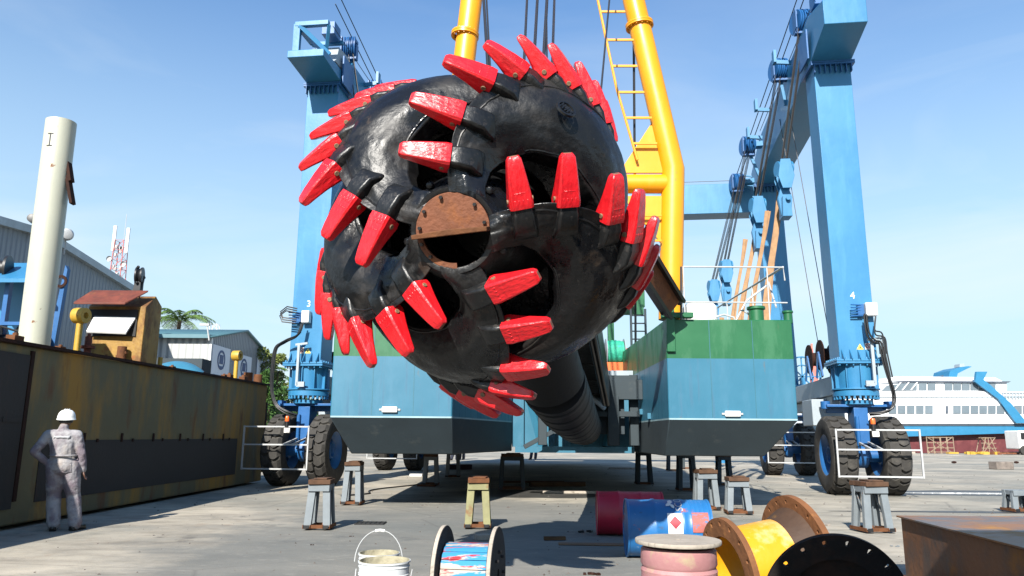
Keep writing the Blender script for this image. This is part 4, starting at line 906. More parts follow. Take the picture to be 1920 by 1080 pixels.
for k, (u, an, s, r_) in enumerate(((.51, .38, .9, .3), (.49, .54, .8, .9), (.53, .64, .7, -.3))):
    pts = [(0, -.05), (.03, -.02), (.035, .02), (.01, .06), (-.02, .03), (-.025, -.02)]
    vs = [on_drum(u + (x * math.cos(r_) - y * math.sin(r_)) * s, an + (x * math.sin(r_) + y * math.cos(r_)) * s / .33, .007) for x, y in pts]; b.add(vs, [tuple(range(6))])
b.build('emblem', m_white, root, fixn=False)

def wood_disc(mb, c, ax, r, t, hole=.05, n=48):
    ax = Vector(ax).normalized(); c = Vector(c); mb.lathe(c - ax * t / 2, ax, [(hole, 0), (r * .99, 0), (r, .006), (r, t - .006), (r * .99, t), (hole, t)], n, closed=True)
# low cable spool with painted staves
c = along(880, 1085, 6.0); c.z = .362; ax = Vector((.985, -.15, 0)).normalized()
sp = thing('cable_spool', 'cable spool on its side with blue and red painted staves between dark discs', 'spool', (c.x, c.y, 0))
m_stave = mat('stave_paint', (0.50, 0.42, 0.36), 0.7, var=.15, sc=3, patches=[((.03, .25, .46), 3.0, .47, .03, 1, (.35, 4, 4)), ((.5, .02, .03), 3.6, .57, .03, 1, (.6, 7, 7)), ((.6, .58, .55), 6, .62, .05, .6)], bump=.15)
m_sdark = mat('spool_dark_wood', (.035, .035, .038), .85, var=.35, sc=4, patches=[((.12, .11, .09), 5, .62, .1, .5)], bump=.3, stretch=(1, 1, 6), spec=.2)
for s, nm in ((-1, 0), (1, 1)):
    b = MB(); q = c + ax * s * .205; wood_disc(b, q, ax, .353, .036)
    for k in range(8): a_ = 2 * math.pi * k / 8; u_ = ax.cross(Vector((0, 0, 1))); v_ = ax.cross(u_); p = q + (u_ * math.cos(a_) + v_ * math.sin(a_)) * .17; b.cyl(p - ax * .04, p + ax * .04, .012, n=6)
    b.build('spool_disc', [m_sdark], sp)
    b = MB(); b.lathe(q - ax * .02, ax, [(.354, .006), (.3555, .01), (.3555, .03), (.354, .034)], 48, closed=True); b.build('disc_edge', m_woodw, sp)
b = MB(); n = 20
for k in range(n):
    a0, a1 = 2 * math.pi * k / n + .012, 2 * math.pi * (k + 1) / n - .012; u_ = ax.cross(Vector((0, 0, 1))); v_ = ax.cross(u_); vs = []
    for e in (-.18, .18):
        for rr, aa in ((.225, a0), (.232, (a0 + a1) / 2), (.225, a1), (.195, a1), (.195, a0)): vs.append(c + ax * e + (u_ * math.cos(aa) + v_ * math.sin(aa)) * rr)
    b.add(vs, [(0, 1, 2, 3, 4), (9, 8, 7, 6, 5)] + [(i, (i + 1) % 5, (i + 1) % 5 + 5, i + 5) for i in range(5)])
b.build('stave_barrel', m_stave, sp)
# upright spool with pink barrel
c = along(1271, 1011, 5.0); zt = c.z
us = thing('upright_spool', 'upright spool with a pale worn round top and faded pink ribbed barrel', 'spool', (c.x, c.y, 0))
b = MB(); wood_disc(b, (c.x, c.y, zt - .012), (0, 0, 1), .272, .024, .02, 56); b.build('spool_top', m_woodw, us)
m_pink = mat('faded_pink_paint', (0.46, 0.22, 0.22), 0.6, var=.12, sc=2, patches=[((.42, .44, .22), 1.7, .50, .10, .8), ((.12, .1, .1), 7, .64, .06, .6), ((.5, .28, .27), 5, .55, .1, .4)], bump=.12)
b = MB(); pr = [(0, .03), (.225, .03)]
for k in range(1, 6): z = .03 + (zt - .08) * k / 6; pr += [(.236, z - .045), (.240, z - .02), (.228, z), (.240, z + .02)]
pr += [(.236, zt - .06), (.22, zt - .045), (0, zt - .045)]
b.lathe((c.x, c.y, 0), (0, 0, 1), pr, 48); b.build('barrel', m_pink, us)
b = MB(); wood_disc(b, (c.x, c.y, .02), (0, 0, 1), .285, .035, .02, 56); b.build('spool_base', m_woodw, us)
# flanged yellow pipe
pa, pb = Vector((1.68, 5.93, .40)), Vector((2.20, 6.04, .47)); d = (pb - pa).normalized()
fp = thing('flanged_pipe', 'yellow pipe reducer with two rusty bolt flanges lying on its side', 'pipe', (2.1, 6.05, 0))
m_pyel = mat('pipe_yellow_paint', (0.66, 0.30, 0.008), 0.42, var=.08, patches=[((.20, .09, .02), 1.9, .56, .14, .8), ((.62, .50, .30), 3, .56, .12, .6), ((.25, .1, .02), 9, .64, .06, .7)], bump=.15)
Ln = (pb - pa).length
b = MB(); b.lathe(pa, d, [(.318, 0), (.32, .03), (.332, Ln * .72), (.31, Ln * .72), (.29, 0)], 56, closed=True); b.build('pipe_body', m_pyel, fp, smooth=50)
m_col = mat('collar_rust', (.07, .035, .018), .75, var=.3, patches=[((.35, .17, .02), 3, .52, .1, .7), ((.02, .012, .01), 5, .58, .1, .7)], bump=.2)
b = MB(); b.lathe(pa + d * (Ln * .72), d, [(.333, 0), (.336, .02), (.40, Ln * .28 - .0), (.37, Ln * .28), (.31, .0)], 56, closed=True); b.build('pipe_collar', m_col, fp, smooth=50)
m_flr = mat('flange_rust', (.20, .085, .035), .8, var=.25, sc=6, patches=[((.10, .04, .02), 4, .55, .12, .7), ((.45, .2, .06), 8, .6, .1, .5)], bump=.3, spec=.25)
def flange(mb, c, d, ri, ro, t, nh, hr, rad, n_per=6):
    """ring plate with real bolt holes: built from sectors round each hole"""
    d = Vector(d).normalized(); h = Vector((0, 0, 1)) if abs(d.z) < .9 else Vector((0, 1, 0)); x = h.cross(d).normalized(); y = d.cross(x)
    m = 8
    for k in range(nh):
        a0 = 2 * math.pi * k / nh; hw = math.pi / nh
        def pol(r, a, z): return c + d * z + (x * math.cos(a) + y * math.sin(a)) * r
        outer = [(ro, a0 - hw + 2 * hw * i / 6) for i in range(7)]; inner = [(ri, a0 + hw - 2 * hw * i / 6) for i in range(7)]
        ol = outer + inner; no = len(ol); hc = [(rad + hr * math.cos(t_), a0 + hr * math.sin(t_) / rad) for t_ in [2 * math.pi * i / no - math.pi * .0 for i in range(no)]]
        # align hole ring order with the outline by angle round the hole centre
        def ang(p): return math.atan2((p[1] - a0) * rad, p[0] - rad)
        hs = [(rad + hr * math.cos(ang(p)), a0 + hr * math.sin(ang(p)) / rad) for p in ol]
        vs = []
        for z in (0, t):
            vs += [pol(*p, z) for p in ol] + [pol(*p, z) for p in hs]
        fs = []
        for i in range(no):
            j = (i + 1) % no
            fs.append((i, j, no + j, no + i)); o = 2 * no; fs.append((o + i, o + no + i, o + no + j, o + j)); fs.append((no + i, no + j, o + no + j, o + no + i))
            if i < 6 or 7 <= i < 13: fs.append((i, o + i, o + j, j))
        mb.add(vs, fs)
b = MB(); flange(b, pa - d * .045, d, .27, .405, .045, 16, .019, .365); b.build('small_flange', m_flr, fp, smooth=25)
b = MB(); flange(b, pb, d, .34, .49, .05, 20, .016, .445); b.build('large_flange', m_flr, fp, smooth=25)
# black blind flange
dc = along(1570, 1137, 4.57); dd = Vector((.12, .97, .20)).normalized()
bf = thing('blind_flange', 'black round plate with a ring of bolt holes leaning in the right foreground', 'flange', (dc.x, dc.y, 0))
m_blk = mat('black_flange_paint', (.012, .009, .008), .75, var=.4, sc=4, patches=[((.05, .022, .012), 2.5, .55, .15, .7)], bump=.2, spec=.25)
b = MB(); flange(b, dc, dd, .27, .41, .035, 18, .017, .365); b.build('bolt_ring', m_blk, bf, smooth=25)
b = MB(); b.lathe(dc, dd, [(0, .03), (.2, .028), (.271, .018), (.271, .032), (.2, .045), (0, .045)], 48); b.build('centre_plate', m_blk, bf)
# big rusty box at the right
m_box = mat('rusty_box_steel', (.20, .085, .035), .6, var=.25, sc=1.6, patches=[((.05, .045, .045), 1.2, .50, .14, .8, (.5, 1.5, 1), .45), ((.36, .15, .03), 1.8, .60, .12, .8), ((.06, .03, .02), 7, .6, .1, .6)], bump=.25, bsc=18)
bx = thing('steel_box', 'long rusty steel box girder lying in the right foreground corner', 'steel box', (5.4, 6.4, 0))
b = MB(); pl = [(4.03, 8.02), (7.6, 8.02), (7.6, 3.2), (3.7, 3.2), (3.80, 5.6)]; zt = .60
b.prism(pl, lambda x, y, z: Vector((x, y, z)), .03, zt); b.build('box_body', m_box, bx, bevel=.01)
b = MB(); b.prism([(4.00, 8.05), (7.63, 8.05), (7.63, 3.17), (3.67, 3.17), (3.77, 5.6)], lambda x, y, z: Vector((x, y, z)), zt + .002, zt + .018); b.build('top_plate', mat('box_top_steel', (.30, .13, .04), .5, var=.25, sc=1.2, patches=[((.09, .095, .10), .9, .47, .08, .85, (.6, 1.4, 1), .4), ((.50, .24, .04), 1.5, .56, .1, .8)], bump=.2), bx, bevel=.003)
b = MB(); b.beam((3.78, 7.7, .05), (3.72, 6.6, .05), .16, .09); tag(b.build('rusty_offcut', m_rusto, bevel=.01), 'rusty offcut on the ground at the left foot of the big rusty box', 'offcut')
# buckets
def bucket(px, py, Y, r, label, handle):
    c = along(px, py, Y); zt = c.z; h_ = .44; z0 = max(0, zt - h_)
    z0 = 0; root = thing('paint_bucket', label, 'bucket', (c.x, c.y, 0), 0, 'white paint buckets')
    b = MB(); prf = [(0, .004), (r * .9, .004), (r * .9, 0), (r * .93, .05)]
    for zz in (.62, .72, .82, .93): prf += [(r * (.93 + .05 * zz), zt * zz - .006), (r * (.96 + .05 * zz), zt * zz), (r * (.93 + .05 * zz), zt * zz + .006)]
    prf += [(r * .985, zt - .01), (r * 1.03, zt - .008), (r * 1.03, zt + .003), (r * .96, zt + .003), (r * .95, zt * .35), (0, zt * .35)]
    b.lathe((c.x, c.y, 0), (0, 0, 1), prf, 44); b.build('bucket_body', m_bk, root, smooth=30)
    b = MB(); b.lathe((c.x, c.y, 0), (0, 0, 1), [(r * .952, zt - .10), (r * .955, zt + .0045), (r * .98, zt + .0055), (r * 1.0, zt + .004)], 44); b.build('paint_residue', m_res, root)
    b = MB(); b.lathe((c.x, c.y, zt * .38), (0, 0, 1), [(0, 0), (r * .94, 0)], 32); b.build('paint', m_res, root)
    b = MB(); rnd = random.Random(px)
    for k in range(3):
        a0 = -math.pi / 2 + (-.5 + .45 * k)
        for i in range(4):
            for j in range(4):
                if rnd.random() < .7:
                    a_ = a0 + i * .05; b.box((c.x + r * .975 * math.cos(a_), c.y + r * .975 * math.sin(a_), zt * .7 - j * .018 + .01), (.009, .004, .010), Matrix.Rotation(a_ + math.pi / 2, 3, 'Z'))
    b.build('printed_mark', m_prt, root)
    if handle:
        b = MB(); pts = []; 
        for i in range(17):
            t = math.pi * i / 16; pts.append((c.x + (r + .03) * math.cos(t), c.y - .02 + .02 * math.sin(t), zt - .06 + .23 * math.sin(t)))
        b.tube(pts, .004, 6); hd = b.build('handle', m_steelw, root)
        b = MB(); b.tube(pts[7:10], .011, 8); b.build('grip', m_white, hd)
    else:
        b = MB(); pts = [(c.x + (r + .02) * math.cos(t), c.y - (r + .03) * math.sin(t), zt - .06 - .22 * math.sin(t)) for t in [math.pi * i / 16 for i in range(17)]]; b.tube(pts, .004, 6); b.build('handle', m_steelw, root)
m_bk = mat('bucket_plastic', (.60, .62, .63), .4, var=.08, sc=4, patches=[((.30, .31, .30), 5, .6, .1, .5), ((.25, .2, .12), 9, .66, .05, .6)])
m_res = mat('dried_cream_paint', (.42, .38, .26), .75, var=.25, sc=12, bump=.3, patches=[((.2, .17, .1), 14, .6, .08, .6)]); m_prt = mat('print_dark', (.04, .07, .09), .5)
bucket(711, 1037, 6.1, .155, 'white paint bucket with its wire handle raised, behind the other bucket', True)
bucket(721, 1051, 5.75, .185, 'white paint bucket in front, open and crusted with cream paint', False)
# bits on the ground
rnd = random.Random(11)
def scrap(px, py, size, m, label, name='scrap', flat=.5, cat='scrap'):
    c = ground(px, py); b = MB(); 
    for k in range(6): b.box((c.x + rnd.uniform(-1, 1) * size, c.y + rnd.uniform(-1, 1) * size * .5, size * flat * .25), (size * rnd.uniform(.3, .7), size * rnd.uniform(.3, .6), size * flat * rnd.uniform(.3, .6)), Matrix.Rotation(rnd.uniform(0, 3), 3, 'Z') @ Matrix.Rotation(rnd.uniform(-.3, .3), 3, 'X'))
    tag(b.build(name, m), label, cat)
def plank(px, py, L_, w, t, rz, m, label, name='timber', z=0.0):
    c = ground(px, py); b = MB(); b.box((0, 0, t / 2), (L_, w, t)); o = b.build(name, m, world=False, bevel=.006); o.location = (c.x, c.y, z + .002); o.rotation_euler = (0, 0, rz); tag(o, label, 'timber')
plank(1040, 1013, .3, .07, .05, .12, m_wood, 'short brown wood chunk on the ground right of the yellowish trestle')
plank(1140, 1022, 1.3, .2, .012, -.05, mat('flat_board', (.22, .12, .06), .85, var=.3), 'flat tan board lying in the shade beside the blue drum')
plank(1045, 912, 1.6, .25, .12, .2, m_wood, 'brown timber in the shade under the hull', z=0)
plank(1070, 925, 1.4, .2, .06, .0, m_woodw, 'pale plank on rubble under the middle of the hull')
plank(1180, 880, 1.8, .2, .08, .0, m_woodw, 'pale timber beyond the boom foot under the hull')
plank(905, 1012, .22, .14, .07, .5, m_woodw, 'small rusty lump of concrete and wood at the foot of the yellowish trestle', name='rubble')
plank(1000, 905, 1.9, .12, .05, .15, m_rusto, 'thin orange rusty bar on the lit ground beyond the left pontoon')
plank(800, 912, .5, .3, .05, 0, m_rusto, 'rusty plate at the foot of the dark grey trestle')
plank(862, 880, 1.0, .3, .2, .2, mat('dark_tarp', (.06, .03, .04), .8), 'dark folded tarp on the ground far under the hull', name='tarp')
plank(780, 893, .42, .2, .08, 0, m_white, 'white foam block on the ground beyond the second trestle', name='foam_block')
scrap(1545, 985, .10, mat('pale_rubble', (.3, .26, .22), .9, var=.3), 'small heap of pinkish rubble right of the yellow pipe', 'rubble')
scrap(1520, 984, .07, mat('grey_rubble', (.12, .12, .1), .9, var=.3), 'small dark rubble left of the pinkish rubble', 'rubble')
scrap(1098, 998, .10, m_hose, 'dark scrap in the shade at the left end of the red drum')
scrap(1680, 1025, .05, m_stand, 'tiny grey scrap left of the rusty box corner')
scrap(1110, 1078, .08, m_rustd, 'dark scrap by the bottom edge left of the upright spool')
for i, (px, py) in enumerate(((659, 1006), (584, 1022), (1020, 946), (1048, 963), (1073, 962), (877, 1030))):
    scrap(px, py, .03, m_rustd, ['speck of rusty scrap right of the nearest left trestle', 'speck of dark scrap below the nearest left trestle', 'thin rusty scrap right of the yellowish trestle', 'pebble sized scrap in the bluish concrete area', 'pebble sized scrap at the shadow edge', 'dark speck beside the left disc of the cable spool'][i])
for nm, px, py, lb in (('drain_grate', 695, 982, 'black drain grate set in the concrete between trestles'),):
    c = ground(px, py); b = MB(); n = 7
    for i in range(n): b.box((c.x - .22 + .44 * i / (n - 1), c.y, .012), (.02, .32, .02))
    for j in range(4): b.box((c.x, c.y - .16 + .107 * j, .0105), (.46, .02, .018))
    tag(b.build(nm, m_hose), lb, 'grate')
c = ground(1878, 880); b = MB(); b.box((c.x, c.y, .18), (.95, .5, .36), Matrix.Rotation(.2, 3, 'Z')); tag(b.build('concrete_block', mat('block_concrete', (.24, .2, .17), .9, var=.3, patches=[((.1, .08, .07), 3, .55, .1, .6)], bump=.4), bevel=.03), 'brown grey concrete block lying alone on the right side of the yard', 'concrete block')
for px, py, lb in ((1789, 869, 'small dark stone left of the concrete block'), (1906, 869, 'small dark stone right of the concrete block')):
    c = ground(px, py); b = MB(); b.ball((c.x, c.y, .07), .12, 8, (1.4, .8, .6)); tag(b.build('stone', m_rustd), lb, 'stone')

# ------------------------------------------------------------------ rusty barge on the left
m_barge = mat('barge_olive_paint', (.15, .13, .062), .65, var=.2, sc=.8, patches=[((.42, .22, .03), .6, .45, .12, .9, (1, 1, .25)), ((.16, .06, .02), 1.8, .56, .12, .8, (1, 1, .3)), ((.14, .045, .015), 5, .66, .06, .7, (1, 1, .4))], bump=.2, bsc=6)
m_blow = mat('barge_lower_plate', (.026, .022, .020), .75, var=.35, sc=1.2, patches=[((.10, .03, .015), .8, .6, .1, .6, (1, 1, .4))], bump=.15)
m_cab = mat('cabin_yellow_rust', (.36, .20, .03), .6, var=.25, sc=1.5, patches=[((.12, .045, .018), 1.8, .46, .12, .85, (1, 1, .5)), ((.3, .09, .02), 5, .6, .08, .7)], bump=.25)
m_vent = mat('vent_yellow', (.52, .32, .035), .5, var=.15, patches=[(RUST, 8, .6, .08, .7)], bump=.1)
m_hood = mat('hood_rust', (.16, .035, .018), .75, var=.35, sc=3, patches=[((.3, .10, .03), 4, .6, .1, .6), ((.05, .02, .015), 3, .55, .1, .6)], bump=.3)
BX = -7.33; bz0, bz1 = 2.68, 2.84
def barge():
    root = thing('rusty_barge', 'long rusty olive barge hull with a yellow hatch cabin, shading the worker', 'barge', (BX - 3, 13, 0))
    def dz(y): return bz0 + (bz1 - bz0) * (y - 10) / 12.7
    b = MB(); ys = [2.0, 11.0, 22.6]; vs = []
    sec = [(BX - 8, y) for y in ys]
    for y in ys:
        for x, z in ((BX, .06), (BX, dz(y)), (BX - 9, dz(y)), (BX - 9, .06)): vs.append((x, y, z))
    fs = []
    for i in range(2):
        for j in range(4): q = (j + 1) % 4; fs.append((4 * i + j, 4 * i + q, 4 * i + 4 + q, 4 * i + 4 + j))
    fs += [(0, 1, 2, 3), (8, 11, 10, 9)]; b.add(vs, fs); b.build('hull', m_barge, root, bevel=.03)
    b = MB(); b.bb(BX, BX + .012, 11.9, 20.4, .35, 1.28); b.build('lower_plate', m_blow, root)
    b = MB(); b.bb(BX, BX + .02, 4, 11.35, .3, 2.55); b.bb(BX + .02, BX + .035, 10.9, 11.3, 1.55, 1.62); b.build('bow_plate', m_blow, root)
    b = MB()
    for i, y in enumerate([12.2 + .42 * k for k in range(19)]): 
        if i % 3 != 1: b.bb(BX + .012, BX + .03, y, y + .05, 1.24, 1.24 + .06 + .05 * (i * 7 % 3))
    b.build('clip', m_rustd, root)
    b = MB(); b.beam((BX + .02, 2, dz(2) + .012), (BX + .02, 22.6, dz(22.6) + .012), .12, .05); b.bb(BX, BX + .03, 11.36, 11.44, .4, 2.62); b.build('edge_strip', m_rustd, root)
    b = MB(); b.bb(BX - 1.2, BX + .0, 22.6, 22.75, .3, dz(22.6) - .5); b.build('stern_fender', m_rustd, root)
    def dk(px, py, off=.35):    # deck point at given image direction, plane x = BX-off
        d = along(px, py, 1.0) - Vector((0, 0, CAMH)); t = (BX - off) / d.x; p = Vector((0, 0, CAMH)) + d * t; return p
    # cabin
    f = dk(262, 689, .45); y0 = f.y; x1 = f.x; zd = dz(y0); x0 = along(150, 640, y0).x; ztop = along(255, 549, y0).z; zb = along(200, 577, y0).z
    yb = y0 + .72
    b = MB(); b.prism([(y0, zd - .02), (yb, zd - .02), (yb, ztop - .18), (y0 + .4, ztop), (y0, ztop - .3)], lambda y, z, x: Vector((x, y, z)), x0 + .1, x1)
    cab = b.build('cabin', m_cab, root, bevel=.012)
    b = MB(); xx1 = along(236, 577, y0 - .35).x
    b.add([(x0, y0 - .4, zb), (xx1, y0 - .4, zb), (x1 - .04, y0 + .10, ztop + .03), (x0 + .05, y0 + .10, ztop + .03), (x0, y0 - .4, zb + .05), (xx1, y0 - .4, zb + .05), (x1 - .04, y0 + .14, ztop + .08), (x0 + .05, y0 + .14, ztop + .08)], [(0, 1, 2, 3), (7, 6, 5, 4), (0, 4, 5, 1), (1, 5, 6, 2), (2, 6, 7, 3), (3, 7, 4, 0)])
    b.build('hood', m_hood, cab, bevel=.01)
    b = MB(); wz0, wz1 = along(200, 626, y0).z, along(200, 585, y0).z; wx0, wx1 = along(170, 600, y0).x, along(258, 600, y0).x
    b.bb(wx0 - .05, wx1, y0 - .03, y0 - .002, wz0 - .05, wz1 + .05); b.build('window_opening', m_hose, cab)
    b = MB(); b.add([(wx0 + .05, y0 - .2, wz0 + .03), (wx1 - .12, y0 - .2, wz0), (wx1 - .02, y0 - .06, wz1 - .12), (wx0 + .1, y0 - .06, wz1 - .1)] + [(wx0 + .05, y0 - .18, wz0 + .0), (wx1 - .12, y0 - .18, wz0 - .03), (wx1 - .02, y0 - .04, wz1 - .15), (wx0 + .1, y0 - .04, wz1 - .13)], [(0, 1, 2, 3), (7, 6, 5, 4), (0, 4, 5, 1), (1, 5, 6, 2), (2, 6, 7, 3), (3, 7, 4, 0)]); b.build('window_flap', m_white, cab)
    b = MB(); p = along(229, 655, y0 - .15); b.cyl((p.x, p.y, zd), (p.x, p.y, zd + .42), .09, n=16); b.cyl((p.x - .1, p.y, zd + .2), (p.x + .1, p.y, zd + .3), .04, n=8); b.build('rusty_bollard', m_rusto, root)
    b = MB(); b.bb(p.x - .4, p.x + .25, p.y - .15, p.y + .15, zd, zd + .06); b.build('deck_strip', m_rusto, root)
    # black sheave on the roof
    s = MB(); c = along(262, 517, y0 + .3); s.lathe((c.x - .08, c.y, c.z), (1, .25, 0), [(0, 0), (.19, 0), (.19, .03), (.15, .07), (.19, .11), (.19, .14), (0, .14)], 24); s.box((c.x, c.y, c.z - .24), (.14, .14, .2)); s.beam((c.x - .06, c.y, c.z - .16), (c.x - .14, c.y, ztop), .025, .025); s.beam((c.x + .1, c.y, c.z), (c.x + .04, c.y, ztop - .06), .02, .02)
    for a_ in (0, 2.1, 4.2): s.ball((c.x, c.y + .2 * math.cos(a_), c.z + .2 * math.sin(a_)), .035, 8)
    s.build('roof_sheave', m_hose, cab)
    # ventilators and fittings along the edge
    for px, pyt, pyb, off, sc_ in ((144, 592, 655, .55, 1.0), (441, 667, 708, .5, 1.0)):
        q = dk(px, pyb, off); zt_ = along(px, pyt, q.y).z; b = MB(); b.cyl((q.x, q.y, dz(q.y)), (q.x, q.y, zt_ - .05), .058, n=14); b.lathe((q.x - .1, q.y, zt_), (1, -.15, 0), [(.11, 0), (.14, .0), (.145, .02), (.145, .2), (.14, .22), (.06, .22), (.06, .1), (.11, .08)], 24, closed=True); b.cyl((q.x, q.y, dz(q.y)), (q.x, q.y, dz(q.y) + .03), .13, n=12)
        b.build('ventilator', m_vent, root, smooth=40)
    q = dk(163, 665, .5); b = MB(); b.cyl((q.x, q.y, dz(q.y)), (q.x, q.y, dz(q.y) + .42), .06, n=12); b.cyl((q.x, q.y, dz(q.y) + .2), (q.x, q.y, dz(q.y) + .25), .12, n=12); b.cyl((q.x, q.y, dz(q.y) + .42), (q.x, q.y, dz(q.y) + .48), .03, n=8); b.build('valve_pipe', m_hood, root)
    for px, py, r in ((465, 708, .13), (484, 708, .13)):
        q = dk(px, py, .4); b = MB(); b.cyl((q.x, q.y, dz(q.y)), (q.x, q.y, dz(q.y) + .34), r, n=18); b.build('mooring_bollard', m_rusto, root, bevel=.01)
    rn = random.Random(5)
    for px, py, w in ((28, 636, .14), (113, 655, .1), (150, 662, .07), (305, 688, .07), (323, 688, .1), (383, 700, .08), (420, 705, .1), (430, 708, .14), (456, 712, .16), (262, 683, .07), (199, 668, .08)):
        q = dk(px, py, .1 + rn.random() * .12); b = MB(); b.box((q.x, q.y, dz(q.y) + w / 2), (w, w * 1.6, w)); b.cyl((q.x, q.y, dz(q.y)), (q.x, q.y, dz(q.y) + w * 1.3), w * .3, n=8); b.build('deck_lug', m_rusto, root, bevel=.006)
    q = dk(300, 680, .5); b = MB(); b.cyl((q.x, q.y, dz(q.y)), (q.x, q.y, dz(q.y) + .3), .05, n=10); b.build('stub_pipe', m_vent, root)
    # dark ledge and blue dome tank
    q = dk(320, 683, 1.0); b = MB(); vs = []
    b.lathe((q.x, q.y + .5, dz(q.y) - .25), (.35, -.5, 1), [(.75, 0), (.72, .2), (.62, .38), (.45, .5), (.2, .57), (0, .58)], 28); b.build('blue_dome', mat('dome_blue', (.05, .22, .34), .45, var=.15, patches=[((.3, .34, .2), 3, .62, .1, .5)]), root, smooth=60)
    b = MB(); b.bb(q.x - 1.2, q.x + .35, q.y + 1.0, q.y + 1.6, dz(q.y), dz(q.y) + .52); b.build('dark_hatch', m_hdark, root)
    return root, dz
barge_root, dz = barge()
# tall white pile standing on the barge
p = along(64, 642, 12.3); zt = along(115, 229, 12.3).z; xt = along(115, 229, 12.3).x; zb = dz(12.3)
wp = thing('steel_pile', 'tall leaning white steel pile with rust spots standing on the barge', 'pile', (p.x, p.y, zb))
m_pile = mat('pile_cream_paint', (.50, .50, .40), .4, var=.06, sc=1, patches=[((.38, .30, .16), 1.6, .56, .12, .6, (1, 1, .4)), ((.20, .07, .02), 2.6, .655, .03, .95), ((.06, .05, .04), 10, .69, .02, .9)], bump=.05)
b = MB(); a_, c_ = Vector((p.x, p.y, zb)), Vector((xt, p.y, zt)); d = (c_ - a_).normalized(); L_ = (c_ - a_).length
b.lathe(a_, d, [(.235, 0), (.238, L_ * .5), (.24, L_), (.225, L_), (.225, L_ - .3), (0, L_ - .3)], 36); b.build('pile_tube', m_pile, wp, smooth=50)
b = MB(); b.lathe(a_ - d * .01, d, [(.238, 0), (.26, .01), (.25, .06), (.237, .07)], 32); b.build('rusty_foot', m_rusto, wp)
b = MB(); 
for q0, q1 in (((.0, .0), (.10, -.35)), ((.02, -.25), (.17, -.75))): b.beam(c_ + Vector((.22 + q0[0], 0, -.75 + q0[1])), c_ + Vector((.22 + q1[0], -.02, -.75 + q1[1])), .05, .12, up=(0, 1, 0))
b.build('hook_bracket', m_rustd, wp)
b = MB(); s_ = c_ + Vector((.0, 0, -.42))
for bx_, sz in (((0, 0, 0), (.018, .004, .22)), ((0, 0, .11), (.09, .004, .016)), ((0, 0, -.11), (.09, .004, .016))): b.box((s_.x + bx_[0] + .0, s_.y - .243, s_.z + bx_[2]), sz)
b.build('painted_mark', m_hose, wp)
# blue machine behind the pile
p = along(0, 640, 13.0)
bmch = thing('blue_winch_house', 'blue machine with sloping pale roof and dark drums behind the white pile', 'winch house', (p.x, p.y, zb))
b = MB(); x0, x1 = along(-60, 600, 13.6).x, along(60, 600, 13.6).x
b.add([along(-60, 522, 12.9), along(60, 522, 12.9), along(65, 493, 13.8), along(-60, 493, 13.8)] + [along(-60, 524, 12.9) + Vector((0, 0, -.05)), along(60, 524, 12.9) + Vector((0, 0, -.05)), along(65, 495, 13.8) + Vector((0, 0, -.05)), along(-60, 495, 13.8) + Vector((0, 0, -.05))], [(0, 1, 2, 3), (7, 6, 5, 4), (0, 4, 5, 1), (1, 5, 6, 2), (2, 6, 7, 3), (3, 7, 4, 0)]); b.build('roof', m_blue, bmch)
b = MB(); q = along(20, 580, 14.0); b.bb(q.x - 1.2, q.x + .6, 13.9, 14.0, zb, along(20, 520, 13.9).z); b.build('side_panel', m_blue, bmch)
b = MB()
for px in (8, 45): q = along(px, 600, 13.2); b.bb(q.x - .04, q.x + .04, 13.15, 13.25, zb, along(px, 520, 13.2).z)
q = along(15, 607, 13.0); b.bb(q.x - .5, q.x + .3, 12.95, 13.05, q.z - .03, q.z + .03); b.build('post', m_dblue, bmch)
for px, py, r in ((12, 655, .45), (50, 648, .3), (-10, 502, .25)): q = along(px, py, 13.2); b = MB(); b.lathe((q.x - .15, q.y, q.z), (1, .3, 0), [(0, 0), (r, 0), (r, .04), (r * .6, .06), (r * .6, .3), (r, .32), (r, .36), (0, .36)], 22); b.build('cable_drum', m_hose, bmch)
b = MB(); q0, q1 = along(92, 640, 13.5), along(122, 500, 13.5); b.add([(q0.x - .05, 13.5, zb), (q1.x - .03, 13.5, zb), (q1.x + .05, 13.5, q1.z - .05), (q0.x + .12, 13.5, q1.z + .03), (q0.x - .05, 13.6, zb), (q1.x - .03, 13.6, zb), (q1.x + .05, 13.6, q1.z - .05), (q0.x + .12, 13.6, q1.z + .03)], [(0, 1, 2, 3), (7, 6, 5, 4), (0, 4, 5, 1), (1, 5, 6, 2), (2, 6, 7, 3), (3, 7, 4, 0)])
q = along(115, 528, 13.5); b.build('side_frame', m_dblue, bmch); r_ = MB(); r_.lathe((q.x, 13.49, q.z), (0, -1, 0), [(.07, 0), (.12, 0), (.12, .02), (.07, .02)], 20, closed=True); r_.build('ring', m_rustd, bmch)
b = MB(); b.tube([along(-5, 610, 12.8), along(35, 622, 12.9), along(75, 640, 13)], .02, 6); b.build('cable', m_hose, bmch)

# ------------------------------------------------------------------ buildings, mast and trees on the left
def corrugated(name, col, scale, axis, rough=.45):
    m = mat(name, col, rough, var=.06, sc=.5); t = m.node_tree; N = t.nodes; co = N.new('ShaderNodeTexCoord'); w = N.new('ShaderNodeTexWave'); w.bands_direction = axis; w.inputs['Scale'].default_value = scale; w.wave_profile = 'SIN'
    t.links.new(co.outputs['Object'], w.inputs[0]); bp = N.new('ShaderNodeBump'); bp.inputs['Strength'].default_value = .9; bp.inputs['Distance'].default_value = .08; t.links.new(w.outputs['Fac'], bp.inputs['Height']); t.links.new(bp.outputs[0], N['Principled BSDF'].inputs['Normal']); return m
m_wallg = corrugated('grey_cladding', (.26, .30, .34), 1.1, 'Y'); m_wallw = corrugated('white_cladding', (.52, .53, .52), .8, 'X'); m_gable = corrugated('shaded_cladding', (.25, .27, .30), 1.2, 'Y')
